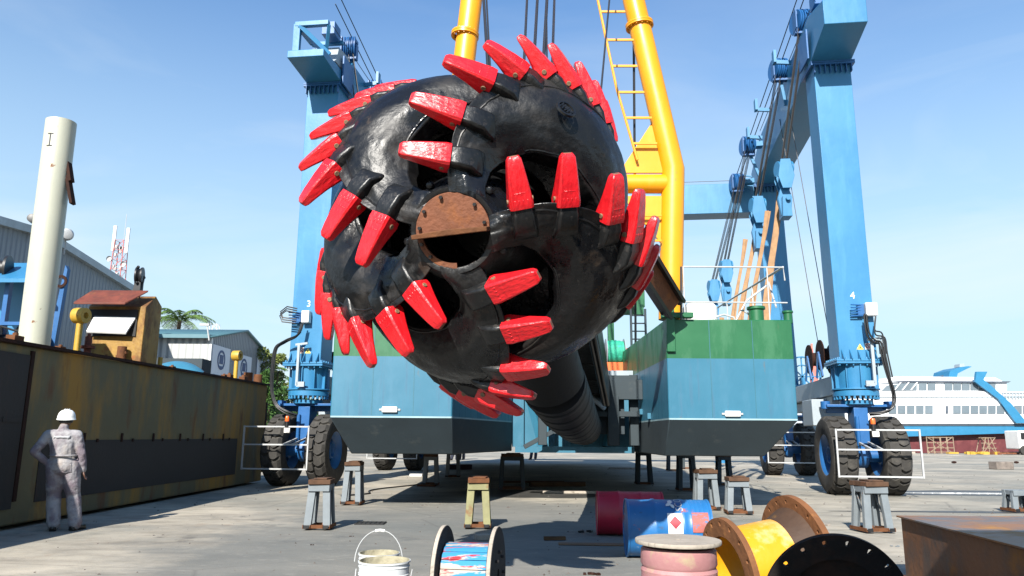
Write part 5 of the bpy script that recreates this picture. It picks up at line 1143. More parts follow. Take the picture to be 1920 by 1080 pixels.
m_roof = mat('roof_teal', (.10, .22, .26), .5, var=.08)
X_ = -20.0
wh = thing('warehouse', 'large grey corrugated warehouse whose gable rises behind the white pile', 'warehouse', (X_, 36, 0))
def atx(px, py, X): d = along(px, py, 1.0) - Vector((0, 0, CAMH)); return Vector((0, 0, CAMH)) + d * (X / d.x)
A, Bp, C_ = atx(246, 546, X_), atx(78, 442, X_), atx(-80, 398, X_)
b = MB(); prof_ = [(A.y, 0), (A.y, A.z), (Bp.y, Bp.z), (C_.y, C_.z), (C_.y - 6, C_.z - .5), (C_.y - 6, 0)]
b.prism(prof_, lambda y, z, x: Vector((x, y, z)), X_ - 30, X_); b.build('wall', m_wallg, wh)
b = MB(); 
for q0, q1 in ((A, Bp), (Bp, C_)): b.beam(q0 + Vector((.05, 0, .1)), q1 + Vector((.05, 0, .1)), .35, .32)
b.build('roof_trim', mat('trim_pale', (.42, .5, .54), .5), wh)
fl1 = MB(); q = atx(124, 440, X_ + .2); fl1.lathe(q, (.6, -.7, -.15), [(0, 0), (.26, .02), (.28, .2), (.2, .35), (0, .4)], 18); fl1.cyl(q + Vector((0, 0, -.9)), q, .05, n=6); fl1.build('floodlight', m_steelw, wh)
fl1 = MB(); q = atx(64, 413, X_ + .2); fl1.lathe(q, (.2, -.9, .1), [(0, 0), (.17, .02), (.18, .28), (0, .32)], 16); fl1.cyl(q + Vector((0, 0, -.9)), q, .05, n=6); fl1.beam(q + Vector((-.5, 0, -.5)), q + Vector((.2, 0, -.2)), .06, .06); fl1.build('floodlight', m_hose, wh)
# second building with banners
X2 = -16.3; K0 = atx(395, 634, X2); K1 = atx(461, 622, X2); K2 = atx(512, 678, X2)
bd = thing('banner_warehouse', 'white and grey workshop with blue edged roof and round emblem banners on its gable', 'building', (X2, K0.y, 0))
b = MB(); he = K0.z; b.m = 0
b.prism([(K0.y, 0), (K0.y, he), (K1.y, K1.z), (K2.y, K2.z), (K2.y, 0)], lambda y, z, x: Vector((x, y, z)), X2 - 40, X2); o = b.build('wall', [m_gable, m_wallw], bd)
for p_ in o.data.polygons:
    if abs(p_.normal.y + 1) < .05: p_.material_index = 1
b = MB(); b.beam((X2 - 40, K0.y - .25, he + .06), (X2 + .1, K0.y - .25, he + .06), .3, .2); b.build('gutter', m_roof, bd)
b = MB(); b.add([(X2 - 40, K0.y - .35, he + .08), (X2 + .15, K0.y - .35, he + .08), (X2 + .15, K1.y, K1.z + .12), (X2 - 40, K1.y, K1.z + .12), (X2 + .15, K2.y + .3, K2.z + .02), (X2 - 40, K2.y + .3, K2.z + .02)], [(0, 1, 2, 3), (3, 2, 4, 5)]); 
sm_ = b.build('roof', m_roof, bd, fixn=False); s__ = sm_.modifiers.new('s', 'SOLIDIFY'); s__.thickness = .12
b = MB(); b.bb(X2, X2 + .08, K0.y, K0.y + .12, 0, he); b.build('corner_trim', m_white, bd)
m_bn = mat('banner_white', (.62, .66, .72), .6, var=.04); m_bl = mat('banner_blue', (.05, .09, .22), .6)
for px0, px1, pyt, pyb in ((398, 431, 645, 712), (442, 471, 662, 722), (482, 506, 668, 722)):
    a0, a1 = atx(px0, pyt, X2), atx(px1, pyt + 6, X2); zb_ = atx(px0, pyb, X2).z; b = MB(); b.add([(X2 + .06, a0.y, zb_), (X2 + .06, a1.y, zb_), (X2 + .06, a1.y, a0.z), (X2 + .06, a0.y, a0.z), (X2 + .02, a0.y, zb_), (X2 + .02, a1.y, zb_), (X2 + .02, a1.y, a0.z), (X2 + .02, a0.y, a0.z)], [(0, 1, 2, 3), (7, 6, 5, 4), (0, 4, 5, 1), (1, 5, 6, 2), (2, 6, 7, 3), (3, 7, 4, 0)]); bn = b.build('banner', m_bn, bd)
    ym = (a0.y + a1.y) / 2; w_ = (a1.y - a0.y); b = MB(); b.lathe((X2 + .07, ym, a0.z - .75), (1, 0, 0), [(.42, 0), (.55, 0), (.55, .01), (.42, .01)], 24, closed=True); b.box((X2 + .08, ym, a0.z - .72), (.01, .5, .5)); b.box((X2 + .08, ym, a0.z - 1.15), (.012, .7, .12)); b.build('round_emblem', m_bl, bn)
    b = MB(); b.bb(X2 + .065, X2 + .075, a0.y + w_ * .1, a0.y + w_ * .9, a0.z - 1.75, a0.z - 1.6); b.bb(X2 + .065, X2 + .075, a0.y + w_ * .3, a0.y + w_ * .7, a0.z - 2.1, a0.z - 2.0); b.bb(X2 + .065, X2 + .075, a0.y + w_ * .25, a0.y + w_ * .75, a0.z - 2.35, a0.z - 2.27); b.build('caption_bar', m_bl, bn)
b = MB(); q = atx(393, 628, X2 + .1); b.cyl(q - Vector((0, 0, .3)), q + Vector((-.2, 0, .6)), .04, n=6); b.box(q + Vector((-.3, 0, .55)), (.5, .15, .12)); b.build('roof_lamp', m_steelw, bd)
# red mast stub beyond
def mast(px, py0, py1, Y, w0, w1, label, antennas):
    t = along(px, py0, Y); bs = along(px, py1, Y); root = thing('lattice_mast', label, 'mast', (t.x, Y, 0)); n = int((t.z) / (w1 * 1.1)); n = max(8, min(n, 60))
    mw = mat('mast_white', (.6, .6, .6), .5); mr_ = mat('mast_red', (.5, .07, .05), .5)
    z0 = 0; b = MB()
    def wz(z): return w0 + (w1 - w0) * z / t.z
    for k in range(n):
        za, zb_ = t.z * k / n, t.z * (k + 1) / n; wa, wb = wz(za) / 2, wz(zb_) / 2; b.m = 1 if (k // 4) % 3 == 1 else 0
        for sx, sy in ((-1, -1), (1, -1), (1, 1), (-1, 1)): b.beam((t.x + sx * wa, Y + sy * wa, za), (t.x + sx * wb, Y + sy * wb, zb_), .10, .10)
        for s_ in ((-1, -1, 1, -1), (1, -1, 1, 1), (1, 1, -1, 1), (-1, 1, -1, -1)):
            b.beam((t.x + s_[0] * wa, Y + s_[1] * wa, za), (t.x + s_[2] * wb, Y + s_[3] * wb, zb_), .05, .05); b.beam((t.x + s_[0] * wb, Y + s_[1] * wb, zb_), (t.x + s_[2] * wb, Y + s_[3] * wb, zb_), .05, .05)
    b.build('lattice', [mw, mr_], root)
    if antennas:
        for dx, zz in ((-1.15, .6), (1.25, .2)):
            b = MB(); b.box((t.x + dx, Y - .4, t.z + zz - .2), (.5, .3, 4.6)); b.build('panel_antenna', m_white, root)
        b = MB(); rn = random.Random(3)
        for k in range(16): q_ = Vector((t.x + rn.uniform(-1.3, 1.3), Y - .5, t.z - rn.uniform(1, 8))); b.box(q_, (.45, .35, .6)); b.beam(q_, (t.x, Y - .3, q_.z), .08, .08)
        for k in range(3): b.lathe((t.x + (-1.3, 1.3, .9)[k], Y - .8, t.z - (3.5, 4.5, 7)[k]), (0, -1, 0), [(0, 0), (.5, .1), (.5, .3)], 14)
        b.build('radio_unit', m_steelw, root)
        b = MB(); b.cyl((t.x + .4, Y, t.z), (t.x + .4, Y, t.z + 5), .05, n=5); b.build('lightning_rod', m_steelw, root)
    return root
mast(228, 452, 560, 130, 3.2, 1.6, 'red and white telecom mast with panel antennas above the warehouse roof', True)
mast(403, 608, 640, 150, 2.5, 1.4, 'small faint red and white mast behind the white workshop roof', False)

m_palm = mat('palm_green', (.11, .19, .04), .5, var=.4, sc=3); m_trunk = mat('trunk_brown', (.11, .08, .05), .9, var=.3, bump=.3); m_leaf = mat('leaf_green', (.05, .12, .02), .55, var=.5, sc=1.2)
m_leafy = mat('leaf_yellow_green', (.13, .16, .03), .55, var=.4, sc=1.2)
def palm(px, py, Y, label, R=2.8, seed=1):
    rn = random.Random(seed); t = along(px, py, Y); root = thing('palm_tree', label, 'palm', (t.x, Y, 0))
    b = MB(); b.tube([(t.x - .5, Y, 0), (t.x - .3, Y, t.z * .5), (t.x, Y, t.z)], .22, 10, .15); b.build('trunk', m_trunk, root)
    b = MB(); nf = 22
    for k in range(nf):
        az = 2 * math.pi * k / nf + rn.uniform(-.2, .2); up = rn.uniform(.15, 1.15); L_ = R * rn.uniform(.8, 1.1); pts = []
        for i in range(9):
            s = i / 8; r = L_ * s * math.cos(up) * (1 + .1 * s); z = L_ * (s * math.sin(up) - .62 * s * s); pts.append(Vector((t.x + r * math.cos(az), Y + r * math.sin(az), t.z + z)))
        b.tube(pts, .03, 4, .01)
        for i in range(1, 9):
            for sub in (0, .33, .66):
                if i == 8 and sub: continue
                p = pts[i] + ((pts[min(8, i + 1)] - pts[i]) * sub); d = (pts[i] - pts[i - 1]).normalized(); sd = d.cross(Vector((0, 0, 1))).normalized(); ll = .75 * math.sin(math.pi * (.12 + .8 * i / 9)) * R / 2.8
                for s_ in (-1, 1):
                    e = p + sd * s_ * ll * .75 + d * ll * .45 + Vector((0, 0, -ll * rn.uniform(.25, .6))); b.add([p - d * .04, p + d * .05, e], [(0, 1, 2)])
    b.build('crown', m_palm, root, fixn=False)
palm(337, 602, 58, 'palm tree rising behind the white workshop roof', 2.9, 3)
palm(505, 700, 62, 'small palm beside the right end of the banner workshop', 2.0, 5)
def tree(px, pyt, Y, wdt, label, m, seed=1, name='leafy_tree'):
    rn = random.Random(seed); t = along(px, pyt, Y); H_ = t.z; root = thing(name, label, 'tree', (t.x, Y, 0))
    b = MB(); b.tube([(t.x, Y, 0), (t.x + .1, Y, H_ * .35), (t.x, Y, H_ * .6)], .2, 8, .1)
    for k in range(6): a_ = rn.uniform(0, 6.28); b.tube([(t.x, Y, H_ * (.25 + .05 * k)), (t.x + wdt * .3 * math.cos(a_), Y + wdt * .3 * math.sin(a_), H_ * (.5 + .06 * k))], .08, 6, .03)
    b.build('trunk', m_trunk, root)
    b = MB(); cl = [(rn.gauss(0, .3) * wdt, rn.gauss(0, .3) * wdt, H_ * rn.uniform(.25, .93), rn.uniform(.14, .3) * wdt) for _ in range(24)]
    for cx, cy, cz, cr_ in cl:
        for _ in range(150):
            v = Vector((rn.gauss(0, 1), rn.gauss(0, 1), rn.gauss(0, 1))).normalized() * cr_ * rn.uniform(.6, 1.05); c = Vector((t.x + cx, Y + cy, cz)) + v
            if c.z < .3: continue
            s = rn.uniform(.07, .16); u = Vector((rn.gauss(0, 1), rn.gauss(0, 1), rn.gauss(0, 1))).normalized(); w = u.orthogonal().normalized(); b.add([c - u * s, c + w * s * .5, c + u * s, c - w * s * .5], [(0, 1, 2, 3)])
    b.build('crown', m, root, fixn=False)
tree(521, 648, 50, 2.0, 'bright yellow green tree between the banner workshop and the left crane leg', m_leafy, 2)
tree(508, 690, 46, 1.5, 'low green bush in front of the bright tree by the crane leg', m_leaf, 6)
tree(548, 700, 60, 2.2, 'green tree seen through the gap behind the left crane ring', m_leaf, 8)
tree(612, 735, 64, 3.0, 'dark tree glimpsed between the left crane leg and the hull', m_leaf, 9)

# ------------------------------------------------------------------ ferry on the right with scaffolds and truck
def ferry():
    Y = 75.0
    def f(px, py, dy=0): return along(px, py, Y + dy)
    root = thing('ferry', 'large white passenger ferry with blue stripe and maroon underside, propped ashore', 'ferry', (f(1780, 850).x, Y, 0))
    m_fw = mat('ferry_white', (.74, .75, .76), .35, var=.03); m_fb = mat('ferry_blue', (.03, .20, .37), .4, var=.08); m_fm = mat('ferry_maroon', (.12, .022, .026), .6, var=.15, patches=[((.2, .05, .05), 1, .55, .1, .5)])
    m_gl = mat('ferry_glass', (.16, .2, .23), .15, var=.2, sc=.5); m_fd = mat('ferry_dark', (.08, .1, .13), .5)
    def sheet_(name, pts, m, dy, dep, par=None):
        b = MB(); q = [f(x, y, 0) for x, y in pts]; b.prism([(p.x, p.z) for p in q], lambda x, z, d: Vector((x, Y + dy + d, z)), 0, dep); return b.build(name, m, par or root)
    XR = 2150
    hull = sheet_('lower_hull', [(1560, 820), (1700, 817), (1800, 814), (1880, 812), (XR, 805), (XR, 838), (1900, 848), (1740, 851), (1620, 851), (1560, 845)], m_fm, 1.2, 9)
    sheet_('blue_band', [(1540, 795), (XR, 795), (XR, 806), (1880, 813), (1720, 818), (1560, 822)], m_fb, .4, 11)
    sheet_('white_hull', [(1560, 734), (XR, 734), (XR, 794.6), (1540, 794.6)], m_fw, .2, 11.4)
    sheet_('superstructure', [(1600, 733.6), (1640, 716), (1660, 712), (1895, 716), (1895, 733.6)], m_fw, .6, 10)
    sheet_('upper_deck', [(1645, 734), (1655, 713), (1690, 704), (1880, 706), (1902, 717), (1875, 718), (1880, 734)], m_fw, 1.2, 9, None)
    sheet_('rubbing_strip', [(1560, 796), (XR, 796), (XR, 798), (1560, 798)], m_fd, .3, .09)
    # lower window row
    for px in [1668 + 17.1 * i for i in range(5)] + [1789 + 16.4 * i for i in range(9)]:
        sheet_('window', [(px, 760), (px + 14, 760), (px + 14, 775.5), (px, 775.5)], m_gl, .12, .07)
    sheet_('door', [(1775, 761), (1779, 761), (1779, 775), (1775, 775)], m_fd, .1, .09)
    # upper windows: forward raked glazing then boxes
    for px in [1728 + 17 * i for i in range(2)] + [1777 + 16.3 * i for i in range(6)]:
        sheet_('window', [(px, 717.5), (px + 14.5, 717.5), (px + 14.5, 731), (px, 731)], m_gl, .5, .09)
    sheet_('front_glazing', [(1658, 732), (1668, 722), (1724, 716), (1724, 731)], m_gl, .48, .1)
    for px in (1680, 1695, 1711): sheet_('glazing_bar', [(px, 731), (px + 12, 716), (px + 14, 716), (px + 2, 731)], m_fw, .36, .1)
    sheet_('roof_edge', [(1655, 716), (1700, 713), (1900, 714.5), (1895, 717), (1700, 715.5)], m_fd, .34, .12)
    # blue diagonal strut and funnel wing
    sheet_('diagonal_stripe', [(1830, 697), (1850, 697), (1843, 712), (1856, 722), (1895, 757), (1925, 793.5), (1904, 793.5), (1886, 770), (1870, 748), (1827, 716)], m_fb, -.12, .3)
    sheet_('funnel_wing', [(1800, 704), (1803, 692), (1822, 685), (1838, 683), (1845, 684), (1836, 688), (1818, 697), (1816, 704)], m_fb, 2, 3)
    sheet_('radar', [(1832, 683), (1833, 677), (1841, 676), (1842, 683)], m_cgrey, 3, 1)
    sheet_('aerial', [(1779, 703), (1802, 699), (1802, 700.2), (1779, 704)], m_fd, 3, .2)
    b = MB()
    for i in range(15):
        x = 1882 + i * 6; p, q = f(x, 749), f(x, 737); b.cyl((p.x, Y + .1, p.z), (q.x, Y + .1, q.z), .05, n=5)
    for py in (737, 743): p, q = f(1880, py), f(1970, py); b.cyl((p.x, Y + .1, p.z), (q.x, Y + .1, q.z), .04, n=5)
    for i in range(14):
        x = 1729 + i * 9.5; p, q = f(x, 744), f(x, 737); b.cyl((p.x, Y + .1, p.z), (q.x, Y + .1, q.z), .03, n=5)
    b.build('deck_railing', m_cgrey, root)
    sheet_('deck_line', [(1600, 744), (XR, 745), (XR, 746), (1600, 745)], m_cgrey, .08, .1)
ferry()
m_scf = mat('scaffold_rust', (.30, .22, .15), .8)
for px0, px1, pt, lb in ((1740, 1790, 819, 'wide bamboo coloured scaffold against the maroon ferry hull, left one'), (1842, 1870, 820, 'narrow scaffold with planks against the maroon ferry hull, right one')):
    Y = 73.0; a_, c_ = along(px0, 852, Y), along(px1, 852, Y); zt_ = along(px0, pt, Y).z; r_ = thing('scaffold', lb, 'scaffold', ((a_.x + c_.x) / 2, Y, 0)); b = MB(); n = 5 if px0 < 1800 else 3
    for i in range(n):
        x = a_.x + (c_.x - a_.x) * i / (n - 1)
        for yy_ in (Y, Y + 1): b.tube([(x, yy_, 0), (x + (.5 if n == 3 else 0) * (1 - i), yy_, zt_)], .045, 5)
    for z in (.1, .35, .65, .97): b.tube([(a_.x, Y, zt_ * z), (c_.x, Y, zt_ * z)], .04, 5)
    b.tube([(a_.x, Y, 0), (c_.x, Y, zt_)], .04, 5); b.tube([(a_.x, Y, zt_), (c_.x, Y, 0)], .04, 5); b.build('frame', m_scf, r_)
    b = MB(); b.bb(a_.x + .2, a_.x + (c_.x - a_.x) * .5, Y, Y + 1, zt_ * .9, zt_ * .95); b.build('planks', m_wood, r_)
p = along(1932, 850, 70); tr = thing('white_truck', 'small white truck parked at the far right edge below the ferry', 'truck', (p.x, 70, 0))
b = MB(); b.bb(p.x - .9, p.x + .9, 70, 72, .5, 2.2); b.build('cab', m_white, tr, bevel=.1); b = MB(); b.bb(p.x + .8, p.x + 4, 70.1, 72, .6, 1.3); b.build('bed', m_white, tr, bevel=.04)
b = MB(); b.bb(p.x - .7, p.x + .6, 69.95, 69.995, 1.4, 2.0); b.build('windscreen', m_hose, tr)
for dx in (-.5, 2.8):
    b = MB(); b.cyl((p.x + dx, 69.9, .42), (p.x + dx, 70.2, .42), .42, n=18); b.build('wheel', m_tyre, tr)
rn = random.Random(9)
for i, px in enumerate((1690, 1812, 1848, 1885)):
    p = along(px, 851, 71); b = MB()
    for k in range(8): b.box((p.x + rn.uniform(-1.5, 1.5), 71 + rn.uniform(-.3, .3), .12), (rn.uniform(.3, .8), .4, rn.uniform(.12, .3)), Matrix.Rotation(rn.uniform(-.4, .4), 3, 'Z'))
    tag(b.build('timber_pile', [m_woodw, m_vent, m_vent, m_rust][i]), ['pale timber offcuts under the ferry just right of the crane wheels', 'yellowish timber heap under the ferry between the scaffolds', 'yellow crate bits at the foot of the narrow scaffold', 'reddish planks near the white truck'][i], 'timber heap')
# far right side of the yard: small red works seen behind the crane ring
p = along(1528, 690, 90)
b = MB(); b.bb(p.x - .3, p.x + .3, 90, 91, 0, p.z + .4); 
for k in range(5): b.bb(p.x - .5, p.x + .5, 89.9, 91.1, k * 1.6, k * 1.6 + .25)
b.bb(p.x - .1, p.x + .1, 90.4, 90.6, p.z, p.z + 3)
tag(b.build('harbour_beacon', mat('beacon_red', (.6, .16, .12), .6, var=.2)), 'small red and white harbour tower far behind the right crane leg', 'tower')
p = along(1508, 700, 34); bl = thing('hose_reel', 'open blue spoked reel behind the hull left of the right crane leg', 'reel', (p.x, 34, 0)); b = MB()
b.lathe((p.x - .1, 34, p.z - .15), (.2, -1, 0), [(.86, 0), (.92, 0), (.92, .08), (.86, .08)], 28, closed=True); b.lathe((p.x - .1, 34, p.z - .15), (.2, -1, 0), [(.5, 0), (.54, 0), (.54, .08), (.5, .08)], 24, closed=True)
for k in range(8): a_ = math.pi * k / 4; b.beam((p.x - .1, 34, p.z - .15), (p.x - .1 + .9 * math.cos(a_), 34, p.z - .15 + .9 * math.sin(a_)), .05, .05)
b.build('spoked_wheel', m_blue, bl); b = MB(); b.bb(p.x - .2, p.x, 33.9, 34.1, 0, p.z - .2); b.bb(p.x - .6, p.x + .5, 33.7, 34.3, 0, .15); b.build('post', m_blue, bl)
# blue prop column under the stern
p = ground(1354, 868); b = MB(); b.cyl((p.x, p.y, 0), (p.x, p.y, 1.5), .28, n=20); b.cyl((p.x, p.y, 1.0), (p.x, p.y, 1.08), .31, n=20); b.cyl((p.x, p.y, 0), (p.x, p.y, .05), .42, n=20); tag(b.build('prop_column', m_blue), 'pale blue round prop column under the right side of the hull', 'prop')

# ------------------------------------------------------------------ people
def mesh_person(label, loc, rz, pose, cols, scale=1.0, detail=True, hi=.011):
    root = thing('person', label, 'person', M=Matrix.Translation(loc) @ Matrix.Rotation(rz, 4, 'Z') @ Matrix.Scale(scale, 4))
    J = pose
    def V(k): return Vector(J[k])
    def limb(mb, pts, rr, n=16):
        pts = [Vector(p) for p in pts]; dense = []; rads = []
        for i in range(len(pts) - 1):
            for t in range(6): s = t / 6; dense.append(pts[i].lerp(pts[i + 1], s)); rads.append(rr[i] + (rr[i + 1] - rr[i]) * (s * s * (3 - 2 * s)))
        dense.append(pts[-1]); rads.append(rr[-1])
        for p, r in zip(dense, rads): mb.ball(p, r, 12)
        for i in range(len(dense) - 1): mb.cyl(dense[i], dense[i + 1], rads[i], rads[i + 1], n=n)
    def rem(o, vox, disp=None, sm=4):
        r = o.modifiers.new('remesh', 'REMESH'); r.mode = 'VOXEL'; r.voxel_size = vox; r.use_smooth_shade = True
        s = o.modifiers.new('smooth', 'SMOOTH'); s.iterations = sm; s.factor = .5
        if disp:
            tx = bpy.data.textures.new('folds', 'CLOUDS'); tx.noise_scale = disp[1]; tx.noise_depth = 3
            d = o.modifiers.new('folds', 'DISPLACE'); d.texture = tx; d.strength = disp[0]; d.mid_level = .5
    def P(n, b, m, par=None): return b.build(n, m, par or root, world=False, fixn=False, smooth=180)
    # skin body: head, neck, torso, arms and hands, legs
    b = MB(); hd = V('head'); 
    b.ball(hd, .098, 20, (.80, .95, 1.18)); b.ball(hd + Vector((0, .035, -.06)), .066, 14, (.85, .9, 1.0)); b.ball(hd + Vector((0, .103, -.01)), .018, 8, (.7, 1, 1.4))
    for sx in (-1, 1): b.ball(hd + Vector((sx * .079, .0, -.01)), .026, 10, (.35, .8, 1.2)); b.ball(hd + Vector((sx * .032, .083, .02)), .013, 8)
    b.ball(hd + Vector((0, .092, -.05)), .018, 8, (1.3, .5, .4))
    limb(b, [hd + Vector((0, -.01, -.06)), V('neck')], [.055, .06]); limb(b, [V('neck') - Vector((0, 0, .02)), V('chest'), V('pelvis')], [.06, .085, .085])
    for s in 'LR':
        limb(b, [V('sh' + s), V('el' + s), V('wr' + s)], [.052, .04, .028]); limb(b, [V('hip' + s), V('kn' + s), V('an' + s)], [.08, .055, .04])
        w, h_ = V('wr' + s), V('ha' + s); dr = (h_ - w).normalized(); side = Vector(J['pal' + s]).normalized(); side = (side - dr * side.dot(dr)).normalized(); nn = dr.cross(side)
        for k in range(4): limb(b, [w + dr * .01 + side * (-.02 + .014 * k), w + dr * .085 + side * (-.03 + .02 * k)], [.017, .0135], 8)
        for k, ln in enumerate((.062, .075, .07, .055)):
            q = w + dr * .09 + side * (-.031 + .021 * k); limb(b, [q, q + dr * ln * .5 + nn * .012, q + dr * ln * .85 + nn * .035], [.0105, .0095, .008], 8)
        limb(b, [w + dr * .03 + side * -.025, w + dr * .06 + side * -.055 + nn * .01, w + dr * .095 + side * -.06 + nn * .02], [.015, .012, .010], 8)
    o = P('body', b, cols[0]); rem(o, hi * .8, sm=2)
    # boiler suit
    b = MB(); c = V('chest'); pe = V('pelvis'); nk = V('neck')
    for k in range(13):
        t = k / 12; p = c.lerp(pe, t) + Vector((0, 0, .0)); wd_ = .195 * (1 - t) + .185 * t - .022 * math.sin(math.pi * t); b.ball(p, .14, 16, (wd_ / .14, .85 + .08 * t, .8))
    b.ball(c + Vector((0, -.01, .09)), .13, 16, (1.42, .80, .72)); limb(b, [nk + Vector((0, 0, -.045)), nk + Vector((0, -.005, .03))], [.085, .066])
    b.ball(pe + Vector((0, -.03, -.02)), .165, 16, (1.08, .86, .9))
    for s in 'LR':
        sx = V('sh' + s); limb(b, [c.lerp(sx, .55) + Vector((0, 0, .045)), sx, sx.lerp(V('el' + s), .5), V('el' + s), V('el' + s).lerp(V('wr' + s), .5), V('wr' + s)], [.082, .082, .068, .059, .053, .045])
        h_, k_, a_ = V('hip' + s), V('kn' + s), V('an' + s); limb(b, [h_ + Vector((0, 0, .03)), h_.lerp(k_, .5), k_, k_.lerp(a_, .5), a_ + Vector((0, 0, .02)), a_ + Vector((0, .01, -.01))], [.128, .118, .098, .096, .092, .084])
    o = P('boiler_suit', b, cols[1]); rem(o, hi, (.020, .11) if detail else None)
    if detail:
        b = MB(); q = c + Vector((0, -.15, .065)); nn_ = 16; b.add([q + Vector((-.125 + .25 * i / nn_, 0, z_)) for z_ in (-.016, .016) for i in range(nn_ + 1)], [(i, i + 1, nn_ + 2 + i, nn_ + 1 + i) for i in range(nn_)])
        r_ = P('back_stripe', b, cols[4]); sh = r_.modifiers.new('wrap', 'SHRINKWRAP'); sh.target = o; sh.offset = .006; so2 = r_.modifiers.new('s', 'SOLIDIFY'); so2.thickness = .004
        b = MB(); q = pe + Vector((.085, -.155, -.05)); b.prism([(-.06, .07), (.06, .07), (.065, -.06), (0, -.085), (-.065, -.06)], lambda x, z, d: Vector((q.x + x, q.y + d, q.z + z)), -.008, .008); r_ = P('hip_pocket', b, cols[1]); sh = r_.modifiers.new('wrap', 'SHRINKWRAP'); sh.target = o; sh.offset = .006
        b = MB(); 
        for z in (.0,): 
            pts = [(pe.x + .176 * math.cos(t), pe.y + .150 * math.sin(t) - .01, pe.z + .13 + z) for t in [2 * math.pi * i / 24 for i in range(25)]]; b.tube(pts, .014, 8)
        P('waist_seam', b, cols[1])
    for s in 'LR':
        a_ = V('an' + s); b = MB(); fd = Vector(J['ft' + s]).normalized(); limb(b, [a_ + Vector((0, -.0, .02)), Vector((a_.x, a_.y, .055)), Vector((a_.x, a_.y, .045)) + fd * .16], [.056, .056, .048]); b.ball(Vector((a_.x, a_.y, .045)) - fd * .04, .05, 12)
        b.box(Vector((a_.x, a_.y, .014)) + fd * .06, (.085, .27, .026), Matrix.Rotation(math.atan2(-fd.x, fd.y), 3, 'Z')); o = P('boot', b, cols[2]); rem(o, hi * .8, sm=2)
    # helmet with brim
    b = MB(); hc = hd + Vector((0, .0, .035)); b.lathe(hc - Vector((0, 0, .01)), (0, -.10, 1), [(.112, -.02), (.128, -.018), (.130, -.010), (.121, .0), (.118, .04), (.102, .085), (.070, .118), (.03, .132), (0, .134)], 32); b.lathe(hc + Vector((0, -.004, .02)), (0, -.1, 1), [(.117, -.02), (.119, .0)], 24)
    for k in (-1, 0, 1): b.tube([hc + Vector((k * .028, -.10 * math.cos(t) , .02 + .108 * math.sin(t))) for t in [math.pi * i / 12 for i in range(13)]], .007, 6)
    b.ball(hc + Vector((0, .12, -.012)), .05, 10, (1.5, .9, .12)); h = b.build('helmet', cols[3], root, world=False, smooth=40, fixn=False)
    b = MB(); b.lathe(hd + Vector((0, -.005, -.015)), (0, -.1, 1), [(.088, -.02), (.094, 0), (.09, .04)], 24); b.build('hair', m_hose, root, world=False, fixn=False)
    return root
m_skin = mat('skin_brown', (.14, .065, .04), .55, var=.1); m_suit = mat('boiler_suit_cloth', (.38, .37, .38), .9, var=.12, sc=2.5, patches=[((.17, .13, .16), 3.0, .46, .12, .8), ((.38, .33, .28), 2.5, .56, .12, .6), ((.30, .16, .17), 5, .62, .08, .5), ((.16, .15, .18), 7, .58, .12, .5)], bump=.9, bsc=9, spec=.2)
m_boot = mat('boot_leather', (.012, .012, .011), .35, var=.3); m_helm = mat('helmet_white', (.80, .82, .80), .3, var=.03); m_refl = mat('pale_stripe', (.45, .45, .47), .6)
pose = dict(head=(.035, .02, 1.585), neck=(.01, -.015, 1.45), chest=(0, -.02, 1.27), pelvis=(0, 0, .94), shL=(-.185, -.02, 1.36), shR=(.185, -.02, 1.36), elL=(-.40, -.10, 1.13), wrL=(-.21, .0, .97), haL=(-.13, .05, .93), palL=(0, .2, -1), elR=(.245, -.02, 1.09), wrR=(.262, .05, .86), haR=(.265, .075, .77), palR=(0, 1, .1),
            hipL=(-.095, 0, .88), hipR=(.095, 0, .88), knL=(-.12, .06, .49), knR=(.13, .05, .49), anL=(-.125, .0, .09), anR=(.155, -.02, .09), ftL=(-.15, 1, 0), ftR=(.55, .85, 0))
for k_, v_ in list(pose.items()):
    if k_[:3] != 'pal' and k_[:2] != 'ft' and v_[2] > .1: pose[k_] = (v_[0] - .10 * v_[2] + (.05 if k_ in ('elL',) else 0), v_[1], v_[2])
g0 = ground(113, 996)
mesh_person('worker in a grey boiler suit and white hard hat, seen from behind, hand on hip', (g0.x, g0.y + .05, 0), R_(22), pose, (m_skin, m_suit, m_boot, m_helm, m_refl), 1.0)
pose2 = dict(pose); pose2.update(elL=(-.24, -.02, 1.09), wrL=(-.26, .05, .86), haL=(-.26, .075, .77), palL=(0, 1, .1))
m_s2 = mat('navy_work_cloth', (.03, .035, .06), .9)
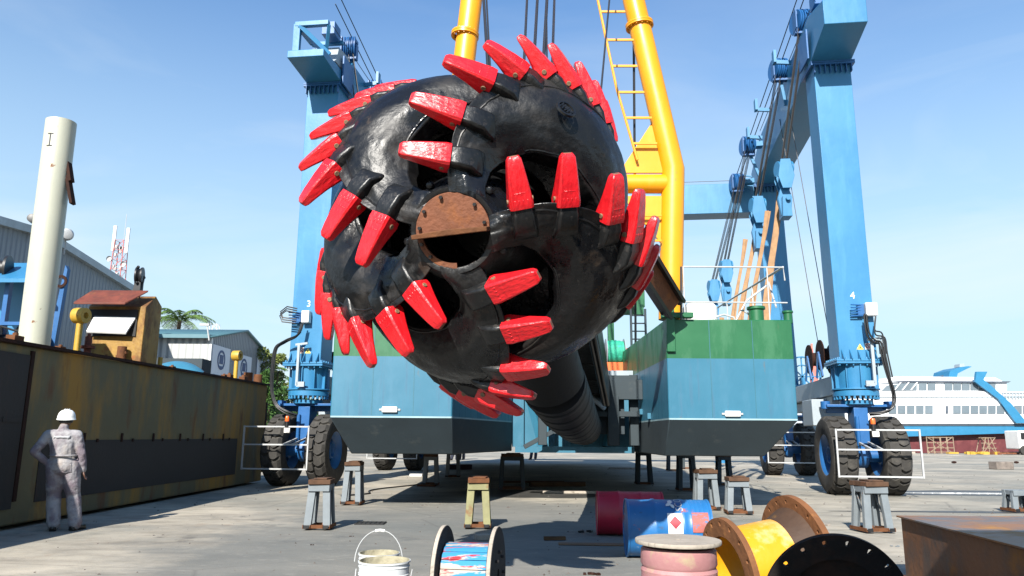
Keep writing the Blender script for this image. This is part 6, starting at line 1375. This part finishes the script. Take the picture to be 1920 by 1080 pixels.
for px, Y, rz, lb in ((852, 44, 3.3, 'distant worker in dark clothes whose legs show under the left pontoon'), (866, 45, 2.6, 'second distant worker standing beside the first under the left pontoon'), (1000, 46, 3.0, 'lone distant worker whose legs show under the middle of the hull')):
    p = along(px, 860, Y); mesh_person(lb, (p.x, Y, 0), rz, pose2, (m_skin, m_s2, m_boot, m_helm, m_refl), 1.0, False, .03)
# unseen, added container stack behind the photographer (casts the foreground shade on the right)
so_ = thing('shade_blocker', 'unseen stacked blocks added behind the photographer to cast shade', 'blocker', (3.2, -1.0, 0))
b = MB()
for zz in (0, 2.0): b.bb(.36, 7.0, -2.6, .15, zz + .02, zz + 1.96)
for zz in (0, 2.0): b.bb(2.45, 7.0, .2, 2.05, zz + .02, zz + 1.96)
b.build('blocker_shell', m_cgrey, so_, bevel=.02)
b = MB()
for i in range(24): 
    for zz in (0, 2.0): b.bb(.5 + i * .08, .53 + i * .08, .15, .19, zz + .15, zz + 1.85)
b.build('blocker_ribs', m_cgrey, so_)

rg_ = random.Random(21); b = MB()
for _ in range(900):
    y = 4 + 30 * rg_.random() ** 1.6; x = rg_.uniform(-.62, .72) * y + rg_.gauss(0, .3)
    if x < -6.9: continue
    sz = rg_.uniform(.006, .022) * (1 if y < 14 else 1.6)
    vs = [Vector((x, y, 0)) + Vector((math.cos(a) * sz * rg_.uniform(.6, 1.3), math.sin(a) * sz * rg_.uniform(.6, 1.3), 0)) for a in (0, 1.6, 3.1, 4.7)]
    b.add(vs + [Vector((x + rg_.uniform(-.3, .3) * sz, y, sz * rg_.uniform(.4, .9)))], [(0, 1, 4), (1, 2, 4), (2, 3, 4), (3, 0, 4)])
tag(b.build('gravel', mat('gravel_bits', (.12, .10, .085), .9, var=.6, sc=.7), fixn=False), 'fine grit and crumbs of rust scattered over the concrete yard', 'gravel', kind='stuff')
pts = []
for i in range(26):
    t = i / 25; pts.append((-3.9 + 1.2 * t + .25 * math.sin(9 * t), 17.5 + 5 * t + .3 * math.cos(7 * t), .02))
b = MB(); b.tube(pts, .018, 6); tag(b.build('yard_hose', m_hose), 'thin black hose lying on the concrete beyond the second left trestle', 'hose')
